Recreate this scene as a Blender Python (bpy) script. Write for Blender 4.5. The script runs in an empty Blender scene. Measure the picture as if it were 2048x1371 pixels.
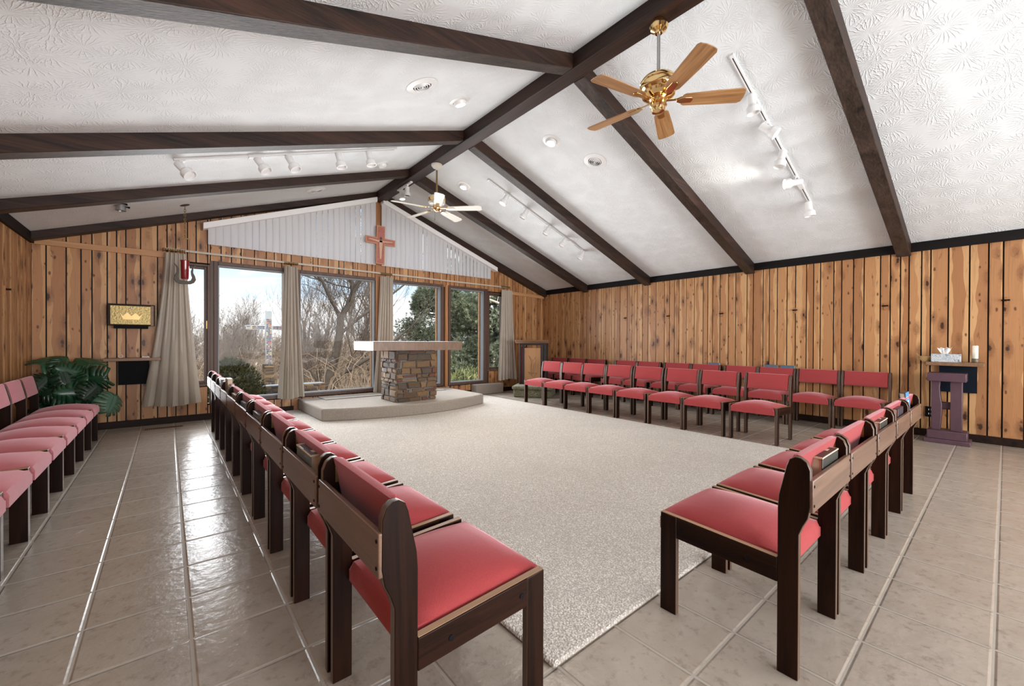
import bpy, bmesh, math, random
from mathutils import Vector, Matrix
PI = math.pi
C = bpy.context.scene.collection
SC = bpy.context.scene

# ------------------------------------------------------------------ camera
def look(yaw, pitch, roll):
    y, p, r = map(math.radians, (yaw, pitch, roll))
    f = Vector((math.sin(y) * math.cos(p), math.cos(y) * math.cos(p), math.sin(p)))
    a = Vector((math.cos(y), -math.sin(y), 0)); u = a.cross(f)
    a2 = a * math.cos(r) + u * math.sin(r); u2 = u * math.cos(r) - a * math.sin(r)
    return Matrix((a2, u2, -f)).transposed()
camd = bpy.data.cameras.new('camera'); cam = bpy.data.objects.new('camera', camd); C.objects.link(cam)
camd.sensor_width = 36.0; camd.lens = 825.45 / 2048 * 36; camd.clip_end = 300; camd.clip_start = 0.05
cam.matrix_world = Matrix.Translation((0, 0, 1.1)) @ look(39.885, -0.305, 0.212).to_4x4()
SC.camera = cam
vs = SC.view_settings
vs.view_transform = 'Standard'; vs.look = 'None'; vs.gamma = 1.0; vs.use_curve_mapping = False; vs.exposure = 1.0
SC.cycles.max_bounces = 8; SC.cycles.diffuse_bounces = 4; SC.cycles.glossy_bounces = 3
SC.cycles.transparent_max_bounces = 12; SC.cycles.sample_clamp_indirect = 6.0
SC.cycles.caustics_reflective = False; SC.cycles.caustics_refractive = False

# ------------------------------------------------------------------ node helper
class NT:
    def __init__(s, tree): s.t = tree
    def n(s, typ, inp=None, **props):
        nd = s.t.nodes.new(typ)
        for k, v in props.items(): setattr(nd, k, v)
        for k, v in (inp or {}).items(): s.set(nd.inputs[k], v)
        return nd
    def set(s, sock, v):
        if isinstance(v, bpy.types.NodeSocket): s.t.links.new(v, sock)
        elif isinstance(v, bpy.types.Node): s.t.links.new(v.outputs[0], sock)
        else:
            if isinstance(v, tuple) and len(v) == 3 and sock.type == 'RGBA': v = (*v, 1)
            sock.default_value = v
    def math(s, op, a, b=0.0, c=0.0, clamp=False):
        return s.n('ShaderNodeMath', {0: a, 1: b, 2: c}, operation=op, use_clamp=clamp).outputs[0]
    def mix(s, f, a, b, blend='MIX'):
        nd = s.n('ShaderNodeMix', data_type='RGBA', blend_type=blend)
        s.set(nd.inputs['Factor'], f); s.set(nd.inputs['A'], a); s.set(nd.inputs['B'], b)
        return nd.outputs['Result']
    def ramp(s, f, stops, interp='LINEAR'):
        nd = s.n('ShaderNodeValToRGB', {0: f}); cr = nd.color_ramp; cr.interpolation = interp
        while len(cr.elements) < len(stops): cr.elements.new(0.5)
        for e, (p, c) in zip(cr.elements, stops):
            e.position = p; e.color = (*c, 1) if isinstance(c, tuple) else (c, c, c, 1)
        return nd.outputs[0]
    def smooth(s, v, a, b):   # map range smoothstep a..b -> 0..1
        return s.n('ShaderNodeMapRange', {0: v, 1: a, 2: b, 3: 0.0, 4: 1.0}, interpolation_type='SMOOTHSTEP').outputs[0]
    def noise(s, vec, scale, detail=3.0, rough=0.55, dist=0.0, dim='3D'):
        return s.n('ShaderNodeTexNoise', {'Vector': vec, 'Scale': scale, 'Detail': detail, 'Roughness': rough, 'Distortion': dist}, noise_dimensions=dim)
    def xyz(s, v):
        nd = s.n('ShaderNodeSeparateXYZ', {0: v}); return nd.outputs
    def vec(s, x, y, z=0.0): return s.n('ShaderNodeCombineXYZ', {0: x, 1: y, 2: z}).outputs[0]
    def scale(s, v, sx, sy, sz):
        return s.n('ShaderNodeVectorMath', {0: v, 1: (sx, sy, sz)}, operation='MULTIPLY').outputs[0]
    def bump(s, h, strength=0.3, dist=0.01):
        return s.n('ShaderNodeBump', {'Height': h, 'Strength': strength, 'Distance': dist}).outputs[0]
    def obj(s): return s.n('ShaderNodeTexCoord').outputs['Object']

# ------------------------------------------------------------------ world: pale winter sky with streaks of cloud
w = bpy.data.worlds.new('sky'); SC.world = w; w.use_nodes = True
wt = NT(w.node_tree); w.node_tree.nodes.clear()
d = wt.n('ShaderNodeTexCoord').outputs['Generated']
dx = wt.xyz(d)
cl = wt.noise(wt.scale(d, 2.2, 2.2, 15.0), 1.6, 5.0, 0.55, 0.6)
clf = wt.smooth(wt.math('ADD', cl.outputs[0], wt.ramp(dx[2], [(0.0, 0.30), (0.06, 0.16), (0.095, -0.06), (0.135, -0.05), (0.17, 0.10), (0.3, 0.02)])), 0.46, 0.60)
skyc = wt.mix(clf, wt.ramp(dx[2], [(0.0, (0.92, 0.95, 0.98)), (0.14, (0.56, 0.76, 0.97)), (1.0, (0.55, 0.72, 0.95))]), (1.0, 1.0, 1.0))
strength = wt.n('ShaderNodeMapRange', {0: dx[2], 1: 0.15, 2: 0.7, 3: 0.80, 4: 2.2}).outputs[0]
bg = wt.n('ShaderNodeBackground', {0: skyc, 1: strength})
wt.n('ShaderNodeOutputWorld', {0: bg.outputs[0]})

def light(name, typ, loc, energy, color=(1, 1, 1), aim=None, **kw):
    l = bpy.data.lights.new(name, typ); l.energy = energy; l.color = color
    for k, v in kw.items(): setattr(l, k, v)
    o = bpy.data.objects.new(name, l); C.objects.link(o); o.location = loc
    if aim is not None: o.rotation_euler = (Vector(aim) - Vector(loc)).to_track_quat('-Z', 'Y').to_euler()
    return o
# winter sun outdoors, high over the roof ridge from behind the building, never entering the room
light('sun', 'SUN', (0, 0, 20), 2.1, (1.0, 0.90, 0.76), aim=(-6, 10, 5), angle=0.02)
# added fill lamps: inside the tall windows as stand-in daylight, and behind the camera
light('added_front_fill', 'AREA', (2.84, 6.84, 1.15), 88, (0.95, 0.975, 1.0), aim=(2.84, 0, 1.15), shape='RECTANGLE', size=5.2, size_y=1.75, spread=math.radians(125))
light('added_rear_fill', 'AREA', (2.84, -3.05, 1.2), 178, (0.955, 0.975, 1.0), aim=(2.84, 3.0, 1.7), shape='RECTANGLE', size=6.5, size_y=2.0, spread=math.radians(150))

# ------------------------------------------------------------------ materials
def material(name, rough=0.5, base=(0.5, 0.5, 0.5), **kw):
    m = bpy.data.materials.new(name); m.use_nodes = True; m.node_tree.nodes.clear()
    t = NT(m.node_tree); b = t.n('ShaderNodeBsdfPrincipled', {'Base Color': base, 'Roughness': rough})
    for k, v in kw.items(): t.set(b.inputs[k.replace('_', ' ')], v)
    t.n('ShaderNodeOutputMaterial', {0: b.outputs[0]})
    m.diffuse_color = (*base, 1) if not isinstance(base, bpy.types.NodeSocket) else (.5, .5, .5, 1)
    return m, t, b
def plain(name, base, rough=0.5, vary=0.12, scale=30.0, bump=0.0, **kw):
    m, t, b = material(name, rough, base, **kw)
    o = t.obj(); nz = t.noise(o, scale, 3.0)
    t.set(b.inputs['Base Color'], t.mix(t.math('MULTIPLY', nz.outputs[0], 1.0), tuple(c * (1 - vary) for c in base), tuple(min(1, c * (1 + vary)) for c in base)))
    if bump: t.set(b.inputs['Normal'], t.bump(nz.outputs[0], bump, 0.004))
    return m
M = {}
# knotty cedar planks (UV.x metres across the plank, UV.y height; 'rnd' per plank)
def cedar(name, lo, hi, sap, dark):
    m, t, b = material(name, 0.5)
    uv = t.n('ShaderNodeUVMap').outputs[0]; u, v, _ = t.xyz(uv)
    rnd = t.n('ShaderNodeAttribute', attribute_name='rnd').outputs['Fac']
    hw = t.n('ShaderNodeAttribute', attribute_name='hw').outputs['Fac']
    r7 = t.math('MULTIPLY', rnd, 53.0)
    p = t.vec(u, v, r7)
    # knots
    vo = t.n('ShaderNodeTexVoronoi', {'Vector': t.vec(t.math('MULTIPLY', u, 9.0), t.math('MULTIPLY', v, 3.6), r7), 'Scale': 1.0, 'Randomness': 1.0}, voronoi_dimensions='3D', feature='F1')
    kd = vo.outputs['Distance']; kr = t.xyz(vo.outputs['Color'])
    has = t.smooth(kr[0], 0.30, 0.36)
    wob = t.noise(p, 40.0, 2.0).outputs[0]
    kd2 = t.math('ADD', kd, t.math('MULTIPLY', t.math('SUBTRACT', wob, 0.5), 0.16))
    rad = t.math('MULTIPLY_ADD', kr[1], 0.20, 0.12)
    core = t.math('MULTIPLY', has, t.smooth(kd2, t.math('MULTIPLY', rad, 0.72), t.math('MULTIPLY', rad, 0.4)))
    halo = t.math('MULTIPLY', has, t.smooth(kd2, t.math('ADD', rad, 0.26), t.math('MULTIPLY', rad, 0.8)))
    ring = t.math('MULTIPLY', halo, t.smooth(t.math('SINE', t.math('MULTIPLY', kd2, 75.0)), 0.0, 0.9))
    v2 = t.n('ShaderNodeTexVoronoi', {'Vector': t.vec(t.math('MULTIPLY', u, 20.0), t.math('MULTIPLY', v, 9.0), t.math('ADD', r7, 4.0)), 'Scale': 1.0}, voronoi_dimensions='3D', feature='F1')
    pr = t.xyz(v2.outputs['Color'])
    pin = t.math('MULTIPLY', t.smooth(pr[0], 0.72, 0.76), t.smooth(t.math('ADD', v2.outputs['Distance'], t.math('MULTIPLY', t.math('SUBTRACT', wob, 0.5), 0.2)), 0.26, 0.12))
    # grain, bent around the knots
    gu = t.math('ADD', t.math('MULTIPLY', u, 46.0), t.math('MULTIPLY', halo, 3.0))
    gr = t.noise(t.vec(gu, t.math('MULTIPLY', v, 1.3), r7), 1.0, 4.0, 0.6, 0.8).outputs[0]
    fine = t.noise(t.vec(t.math('MULTIPLY', u, 260.0), t.math('MULTIPLY', v, 5.0), r7), 1.0, 2.0).outputs[0]
    # heartwood / sapwood
    wav = t.noise(t.vec(t.math('MULTIPLY', u, 3.0), t.math('MULTIPLY', v, 2.3), r7), 1.0, 2.5, 0.5).outputs[0]
    ur = t.math('DIVIDE', t.math('ADD', u, t.math('MULTIPLY', t.math('SUBTRACT', wav, 0.5), 0.11)), hw)
    off = t.math('MULTIPLY', t.math('SUBTRACT', t.math('FRACT', t.math('MULTIPLY', rnd, 17.3)), 0.5), 1.4)
    lim = t.math('MULTIPLY_ADD', t.math('FRACT', t.math('MULTIPLY', rnd, 7.7)), 1.2, 0.35)
    sp = t.smooth(t.math('ABSOLUTE', t.math('ADD', ur, off)), lim, t.math('ADD', lim, 0.07))
    tone = t.math('ADD', t.math('MULTIPLY', t.math('FRACT', t.math('MULTIPLY', rnd, 3.1)), 0.75), t.math('MULTIPLY', gr, 0.5), clamp=False)
    tone = t.math('SUBTRACT', tone, 0.12, clamp=True)
    heart = t.mix(tone, lo, hi)
    col = t.mix(t.math('MULTIPLY', sp, 0.85), heart, sap)
    col = t.mix(t.math('MULTIPLY', t.smooth(gr, 0.54, 0.70), 0.22), col, dark)
    col = t.mix(t.math('MULTIPLY', halo, 0.62), col, tuple(0.45 * a + 0.55 * c for a, c in zip(lo, dark)))
    # dark rotten streak on some planks
    stk = t.noise(t.vec(t.math('MULTIPLY', u, 22.0), t.math('MULTIPLY', v, 2.2), t.math('ADD', r7, 9.0)), 1.0, 4.0, 0.7, 1.2).outputs[0]
    col = t.mix(t.math('MULTIPLY', t.smooth(stk, 0.60, 0.70), 0.65), col, dark)
    col = t.mix(t.math('MULTIPLY', ring, 0.26), col, dark)
    col = t.mix(t.math('MULTIPLY', pin, 0.85), col, tuple(c * 0.6 for c in dark))
    col = t.mix(core, col, tuple(c * 0.42 for c in dark))
    col = t.mix(t.math('MULTIPLY', fine, 0.22), col, (0.0, 0.0, 0.0))
    t.set(b.inputs['Base Color'], col)
    t.set(b.inputs['Roughness'], t.math('MULTIPLY_ADD', gr, 0.2, 0.34))
    t.set(b.inputs['Normal'], t.bump(t.math('ADD', gr, t.math('MULTIPLY', core, -1.0)), 0.12, 0.004))
    return m
M['cedar'] = cedar('knotty_cedar', (0.36, 0.155, 0.060), (0.56, 0.282, 0.118), (0.65, 0.378, 0.172), (0.125, 0.043, 0.016))
M['gap'] = plain('black_batten', (0.008, 0.006, 0.005), 0.8)
def wood(name, lo, hi, rough, axis=2, scale=14.0, stretch=0.08, bump=0.15, coat=0.0, streak=0.5, spec=0.5):
    m, t, b = material(name, rough)
    o = t.obj(); k = [scale] * 3; k[axis] = scale * stretch
    oi = t.n('ShaderNodeObjectInfo').outputs['Random']
    o = t.n('ShaderNodeVectorMath', {0: o, 1: t.vec(t.math('MULTIPLY', oi, 7.0), t.math('MULTIPLY', oi, 3.0), t.math('MULTIPLY', oi, 5.0))}, operation='ADD').outputs[0]
    g = t.noise(t.scale(o, *k), 1.0, 5.0, 0.6, 1.0).outputs[0]
    k2 = [scale * 9] * 3; k2[axis] = scale * 9 * stretch * 0.6
    g2 = t.noise(t.scale(o, *k2), 1.0, 2.0, 0.6).outputs[0]
    f = t.math('ADD', t.math('MULTIPLY', g, 1.0 - streak * 0.5), t.math('MULTIPLY', g2, streak * 0.5))
    t.set(b.inputs['Base Color'], t.ramp(f, [(0.32, lo), (0.66, hi)]))
    t.set(b.inputs['Normal'], t.bump(g2, bump, 0.003))
    b.inputs['Coat Weight'].default_value = coat; b.inputs['Coat Roughness'].default_value = 0.25
    b.inputs['Specular IOR Level'].default_value = spec
    return m
M['chairwood'] = wood('dark_walnut', (0.0045, 0.0018, 0.0011), (0.024, 0.0085, 0.0045), 0.36, 2, 16, 0.07, 0.10, 0.0, 0.5, 0.12)
M['chairrail'] = wood('dark_walnut_lengthwise', (0.005, 0.002, 0.0012), (0.028, 0.010, 0.0052), 0.36, 1, 16, 0.07, 0.10, 0.0, 0.5, 0.12)
M['board'] = wood('worn_walnut', (0.085, 0.046, 0.030), (0.17, 0.098, 0.064), 0.34, 0, 16, 0.06, 0.12, 0.2)
M['legedge'] = wood('light_leg_edge', (0.045, 0.024, 0.014), (0.12, 0.068, 0.042), 0.36, 2, 16, 0.07, 0.1, 0.2)
M['wornedge'] = wood('rubbed_edge', (0.22, 0.12, 0.06), (0.42, 0.25, 0.14), 0.4, 1, 16, 0.07, 0.1, 0.1)
M['beamx'] = wood('rough_beam', (0.0022, 0.0012, 0.0010), (0.050, 0.022, 0.013), 0.55, 0, 7, 0.07, 0.6, 0, 0.7, 0.32)
M['beamsheen'] = wood('beam_underside_sheen', (0.007, 0.0045, 0.0035), (0.070, 0.046, 0.034), 0.55, 0, 9, 0.07, 0.6, 0, 0.8, 0.35)  # window sheen on the beam undersides, painted in as a lighter brown
M['beamy'] = wood('rough_ridge_beam', (0.0022, 0.0012, 0.0010), (0.050, 0.022, 0.013), 0.55, 1, 7, 0.07, 0.6, 0, 0.7, 0.32)
M['black_trim'] = wood('black_stained_trim', (0.004, 0.0035, 0.004), (0.012, 0.009, 0.009), 0.6, 1, 10, 0.08, 0.2, 0, 0.5, 0.15)
M['frame'] = wood('window_frame_brown', (0.055, 0.029, 0.020), (0.115, 0.064, 0.046), 0.5, 2, 14, 0.06, 0.1)
M['framex'] = wood('window_head_brown', (0.055, 0.029, 0.020), (0.115, 0.064, 0.046), 0.5, 0, 14, 0.06, 0.1)
M['post'] = wood('cedar_post', (0.27, 0.11, 0.04), (0.47, 0.22, 0.085), 0.5, 2, 12, 0.06, 0.1)
M['bandwood'] = wood('cedar_band', (0.38, 0.18, 0.075), (0.58, 0.31, 0.14), 0.5, 0, 12, 0.06, 0.1)
M['base'] = wood('dark_baseboard', (0.006, 0.003, 0.002), (0.026, 0.011, 0.007), 0.5, 0, 12, 0.08, 0.1, 0, 0.5, 0.2)
M['shelfwood'] = wood('shelf_wood', (0.13, 0.065, 0.032), (0.27, 0.15, 0.08), 0.45, 0, 16, 0.06, 0.1)
M['slab'] = wood('altar_table_wood', (0.14, 0.088, 0.060), (0.23, 0.15, 0.105), 0.35, 2, 20, 0.25, 0.05, 0.0)
M['panel'] = wood('carved_oak', (0.34, 0.17, 0.075), (0.46, 0.25, 0.115), 0.5, 2, 14, 0.06, 0.1)
M['purple'] = plain('dull_purple_paint', (0.085, 0.042, 0.058), 0.42, 0.25, 18, 0.1)
M['oakblade'] = wood('oak_blade', (0.20, 0.085, 0.028), (0.47, 0.26, 0.11), 0.4, 0, 26, 0.05, 0.08, 0.2)
def fabric(name, base, tint, sheen):
    m, t, b = material(name, 0.85, base)
    o = t.obj(); g = t.noise(o, 320.0, 2.0).outputs[0]; g2 = t.noise(o, 9.0, 3.0).outputs[0]
    col = t.mix(g, tuple(c * 0.78 for c in base), tuple(min(1, c * 1.18) for c in base))
    col = t.mix(t.math('MULTIPLY', t.smooth(g2, 0.5, 0.75), 0.25), col, tuple(c * 0.8 for c in base))
    t.set(b.inputs['Base Color'], col); t.set(b.inputs['Normal'], t.bump(g, 0.25, 0.003))
    b.inputs['Sheen Weight'].default_value = sheen; b.inputs['Sheen Roughness'].default_value = 0.35
    b.inputs['Sheen Tint'].default_value = (*tint, 1); b.inputs['Specular IOR Level'].default_value = 0.15
    return m
M['red'] = fabric('red_wool', (0.335, 0.051, 0.053), (1.0, 0.66, 0.70), 0.5)
M['pink'] = fabric('window_lit_pink_wool', (0.50, 0.165, 0.185), (1.0, 0.76, 0.80), 0.5)  # red seats of the left row, window light painted in as pink
def carpet(name, lo, hi, scale):
    m, t, b = material(name, 0.95)
    o = t.obj(); vo = t.n('ShaderNodeTexVoronoi', {'Vector': o, 'Scale': scale}); d1 = vo.outputs['Distance']
    wv = t.noise(o, scale * 0.55, 3.0, 0.6, 1.5).outputs[0]; big = t.noise(o, 2.2, 3.0).outputs[0]
    h = t.math('ADD', t.math('MULTIPLY', wv, 0.9), t.math('MULTIPLY', d1, -0.5))
    col = t.mix(t.smooth(h, 0.05, 0.5), lo, hi)
    col = t.mix(t.math('MULTIPLY', t.smooth(big, 0.45, 0.7), 0.22), col, lo)
    t.set(b.inputs['Base Color'], col); t.set(b.inputs['Normal'], t.bump(h, 0.9, 0.012))
    b.inputs['Sheen Weight'].default_value = 0.15; b.inputs['Specular IOR Level'].default_value = 0.1
    return m
M['carpet'] = carpet('beige_carpet', (0.44, 0.395, 0.345), (0.83, 0.785, 0.725), 115.0)
M['stepcarpet'] = carpet('beige_step_carpet', (0.31, 0.265, 0.22), (0.49, 0.435, 0.375), 190.0)
M['matcarpet'] = carpet('grey_mat', (0.38, 0.34, 0.29), (0.50, 0.45, 0.39), 200.0)
M['greencarpet'] = carpet('sage_shag', (0.13, 0.125, 0.075), (0.40, 0.40, 0.29), 90.0)
# floor tile
def tile():
    m, t, b = material('ceramic_tile', 0.3)
    o = t.obj(); x, y, _ = t.xyz(o); P = 0.3152
    fx = t.math('DIVIDE', t.math('SUBTRACT', x, 0.0685), P); fy = t.math('DIVIDE', t.math('SUBTRACT', y, 0.0215), P)
    def edge(f): return t.math('MULTIPLY', t.math('ABSOLUTE', t.math('SUBTRACT', t.math('FRACT', t.math('ADD', f, 0.5)), 0.5)), P)
    ed = t.math('MINIMUM', edge(fx), edge(fy))
    gro = t.smooth(ed, 0.0052, 0.0036)
    idv = t.vec(t.math('FLOOR', fx), t.math('FLOOR', fy), 0.0)
    rn = t.n('ShaderNodeTexWhiteNoise', {'Vector': idv}, noise_dimensions='3D')
    pos = t.n('ShaderNodeVectorMath', {0: o, 1: t.scale(rn.outputs['Color'], 7, 7, 7)}, operation='ADD').outputs[0]
    cl = t.noise(pos, 5.0, 5.0, 0.6, 0.6).outputs[0]; st = t.noise(t.scale(pos, 1, 1, 1), 26.0, 4.0, 0.65).outputs[0]
    col = t.mix(cl, (0.29, 0.245, 0.20), (0.44, 0.385, 0.325))
    col = t.mix(t.math('MULTIPLY', t.smooth(st, 0.52, 0.70), 0.5), col, (0.19, 0.155, 0.125))
    col = t.mix(t.math('MULTIPLY', rn.outputs['Value'], 0.14), col, (0.25, 0.20, 0.15))
    t.set(b.inputs['Base Color'], t.mix(gro, col, (0.38, 0.34, 0.29)))
    hh = t.math('ADD', t.math('MULTIPLY', t.noise(pos, 24.0, 4.0, 0.55).outputs[0], 0.6), t.math('MULTIPLY', t.smooth(ed, 0.003, 0.011), 0.9))
    t.set(b.inputs['Normal'], t.bump(hh, 0.5, 0.008))
    t.set(b.inputs['Roughness'], t.math('ADD', t.math('MULTIPLY_ADD', cl, 0.14, 0.17), t.math('MULTIPLY', gro, 0.4)))
    return m
M['tile'] = tile()
# stomped plaster ceiling
def stomp():
    m, t, b = material('stomped_plaster', 0.8, (0.745, 0.775, 0.785))
    o = t.obj(); x, y, _ = t.xyz(o); p2 = t.vec(x, y, 0.0)
    hs = []
    for sc, off in ((3.6, 0.0), (3.6, 4.37), (3.9, 9.13)):
        q = t.n('ShaderNodeVectorMath', {0: p2, 1: (off, off * 0.7, 0)}, operation='ADD').outputs[0]
        q = t.n('ShaderNodeVectorMath', {0: q, 1: t.scale(t.noise(q, 20.0, 2.0).outputs['Color'], 0.02, 0.02, 0.0)}, operation='ADD').outputs[0]
        vo = t.n('ShaderNodeTexVoronoi', {'Vector': q, 'Scale': sc, 'Randomness': 0.8}, voronoi_dimensions='2D')
        df = t.n('ShaderNodeVectorMath', {0: q, 1: vo.outputs['Position']}, operation='SUBTRACT').outputs[0]
        dxx, dyy, _ = t.xyz(df)
        an = t.math('ARCTAN2', dyy, dxx); rr = t.math('MULTIPLY', vo.outputs['Distance'], 1.0)
        wob = t.noise(q, 14.0, 2.0).outputs[0]
        s1 = t.math('SINE', t.math('ADD', t.math('MULTIPLY', an, 23.0), t.math('MULTIPLY', wob, 8.0)))
        msk = t.math('MULTIPLY', t.smooth(rr, 0.03, 0.16), t.smooth(rr, 0.52, 0.26))
        hs.append(t.math('MULTIPLY', t.smooth(s1, 0.35, 1.0), msk))
    h = t.math('ADD', t.math('MAXIMUM', t.math('MAXIMUM', hs[0], hs[1]), hs[2]), t.math('MULTIPLY', t.noise(o, 60.0, 3.0).outputs[0], 0.12))
    t.set(b.inputs['Normal'], t.bump(h, 0.52, 0.0075))
    b.inputs['Specular IOR Level'].default_value = 0.2
    return m
M['ceiling'] = stomp()
M['white'] = plain('white_enamel', (0.78, 0.78, 0.77), 0.35, 0.02)
M['offwhite'] = plain('cream_enamel', (0.62, 0.58, 0.50), 0.4, 0.04)
M['bead'] = plain('grey_glazing_bead', (0.27, 0.29, 0.31), 0.5, 0.05)
M['shadewhite'] = plain('valance_white', (0.82, 0.82, 0.81), 0.5, 0.02)
M['black'] = plain('matte_black', (0.003, 0.003, 0.0035), 0.7, 0.1, Specular_IOR_Level=0.15)
M['iron'] = plain('dark_iron', (0.02, 0.02, 0.025), 0.4, 0.2)
M['brass'] = plain('polished_brass', (0.80, 0.56, 0.27), 0.12, 0.05, Metallic=1.0)
M['oldbrass'] = plain('tarnished_brass', (0.28, 0.19, 0.08), 0.35, 0.3, 60, 0.3, Metallic=1.0)
M['steel'] = plain('brushed_steel', (0.45, 0.45, 0.44), 0.35, 0.1, Metallic=1.0)
M['gold'] = plain('bright_gilt', (0.78, 0.53, 0.22), 0.4, 0.06, 40, 0.0, Metallic=0.6)
M['goldhammer'] = plain('hammered_gilt', (0.36, 0.27, 0.11), 0.38, 0.35, 55, 0.9, Metallic=0.7)
M['mortar'] = plain('grey_mortar', (0.17, 0.175, 0.18), 0.9, 0.25, 40, 0.4)
M['concrete'] = plain('pale_concrete', (0.34, 0.36, 0.36), 0.8, 0.12, 12)
M['bark'] = plain('grey_bark', (0.07, 0.05, 0.037), 0.9, 0.4, 14, 0.5)
M['twig'] = plain('brown_twigs', (0.125, 0.09, 0.068), 0.9, 0.3, 4)
M['brush'] = plain('dry_brush', (0.26, 0.19, 0.135), 0.9, 0.35, 3)
M['lightbranch'] = plain('bleached_bark', (0.50, 0.42, 0.34), 0.9, 0.2, 20)
M['stem'] = plain('plant_stem', (0.05, 0.06, 0.025), 0.5, 0.3)
M['leaf'] = plain('monstera_leaf', (0.013, 0.058, 0.026), 0.26, 0.7, 26, 0.3)
def leafmat():
    m, t, b = material('monstera_leaf', 0.28)
    r = t.n('ShaderNodeObjectInfo').outputs['Random']; nz = t.noise(t.obj(), 22.0, 3.0).outputs[0]
    f = t.math('ADD', t.math('MULTIPLY', r, 0.75), t.math('MULTIPLY', t.math('SUBTRACT', nz, 0.5), 0.6), clamp=True)
    t.set(b.inputs['Base Color'], t.ramp(f, [(0.0, (0.007, 0.026, 0.013)), (0.6, (0.018, 0.075, 0.034)), (1.0, (0.055, 0.15, 0.075))])); return m
M['leaf'] = leafmat()
M['leafpale'] = plain('pale_monstera_leaf', (0.06, 0.14, 0.085), 0.34, 0.35, 20, 0.2)
M['terracotta'] = plain('terracotta', (0.30, 0.11, 0.05), 0.8, 0.2)
M['pages'] = plain('book_pages', (0.58, 0.48, 0.34), 0.8, 0.12, 80)
M['candlewax'] = plain('ivory_wax', (0.86, 0.78, 0.64), 0.45, 0.03, Subsurface_Weight=0.2)
M['tissue'] = plain('white_tissue', (0.86, 0.84, 0.82), 0.8, 0.03)
M['pebble'] = plain('pebbles', (0.16, 0.11, 0.06), 0.5, 0.9, 120)
M['wicker'] = plain('wicker', (0.50, 0.33, 0.14), 0.6, 0.3, 150, 0.5)
M['redglass'] = plain('red_lamp_glass', (0.20, 0.008, 0.015), 0.12, 0.1, Coat_Weight=0.6)
M['silver'] = plain('pitted_pewter', (0.055, 0.045, 0.035), 0.45, 0.6, 90, 0.6, Metallic=0.3)
M['darkbox'] = plain('dark_navy_board', (0.004, 0.008, 0.015), 0.7, 0.2, Specular_IOR_Level=0.15)
M['redcloth'] = plain('crimson_cloth', (0.20, 0.01, 0.015), 0.8, 0.2)
def drape():
    m = fabric('beige_drape', (0.68, 0.625, 0.545), (1, 0.95, 0.88), 0.1); t = NT(m.node_tree)
    b = next(n for n in m.node_tree.nodes if n.type == 'BSDF_PRINCIPLED'); o = next(n for n in m.node_tree.nodes if n.type == 'OUTPUT_MATERIAL')
    mx = t.n('ShaderNodeMixShader', {0: 0.38, 1: b.outputs[0], 2: t.n('ShaderNodeBsdfTranslucent', {0: (0.72, 0.65, 0.56, 1)}).outputs[0]}); t.set(o.inputs[0], mx.outputs[0]); return m
M['curtain'] = drape()
def emis(name, col, s):
    m = bpy.data.materials.new(name); m.use_nodes = True; m.node_tree.nodes.clear(); t = NT(m.node_tree)
    t.n('ShaderNodeOutputMaterial', {0: t.n('ShaderNodeEmission', {0: col, 1: s}).outputs[0]}); return m
M['bulb'] = emis('lit_bulb', (1.0, 0.92, 0.82), 3.0)
def glassmat():
    m = bpy.data.materials.new('window_glass'); m.use_nodes = True; m.node_tree.nodes.clear(); t = NT(m.node_tree)
    fr = t.n('ShaderNodeFresnel', {0: 1.45}).outputs[0]
    mx = t.n('ShaderNodeMixShader', {0: t.math('MULTIPLY', fr, 0.10), 1: t.n('ShaderNodeBsdfTransparent', {0: (0.97, 0.98, 0.98)}).outputs[0], 2: t.n('ShaderNodeBsdfGlossy', {'Roughness': 0.02}).outputs[0]})
    t.n('ShaderNodeOutputMaterial', {0: mx.outputs[0]}); return m
M['glass'] = glassmat()
def slatmat():
    m = bpy.data.materials.new('blind_vane'); m.use_nodes = True; m.node_tree.nodes.clear(); t = NT(m.node_tree)
    mx = t.n('ShaderNodeMixShader', {0: 0.40, 1: t.n('ShaderNodeBsdfDiffuse', {0: (0.80, 0.80, 0.81, 1)}).outputs[0], 2: t.n('ShaderNodeBsdfTranslucent', {0: (0.8, 0.8, 0.82, 1)}).outputs[0]})
    t.n('ShaderNodeOutputMaterial', {0: mx.outputs[0]}); return m
M['vane'] = slatmat()
def attrcol(name, rough, bump=0.0, scale=40.0, mul=0.25, **kw):
    m, t, b = material(name, rough, **kw)
    a = t.n('ShaderNodeAttribute', attribute_name='col').outputs['Color']; nz = t.noise(t.obj(), scale, 4.0, 0.6).outputs[0]
    t.set(b.inputs['Base Color'], t.mix(t.math('MULTIPLY', nz, mul * 2), a, (0.02, 0.015, 0.01)))
    if bump: t.set(b.inputs['Normal'], t.bump(nz, bump, 0.008))
    return m
M['stone'] = attrcol('fieldstone', 0.8, 0.8, 38.0, 0.35)
M['paint'] = attrcol('painted_marks', 0.5, 0.0, 60, 0.06)
M['needles'] = attrcol('evergreen_needles', 0.7, 0, 3.0, 0.12)
def bookmat(name, c, rough=0.4): return plain(name, c, rough, 0.35, 70, 0.2)

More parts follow.
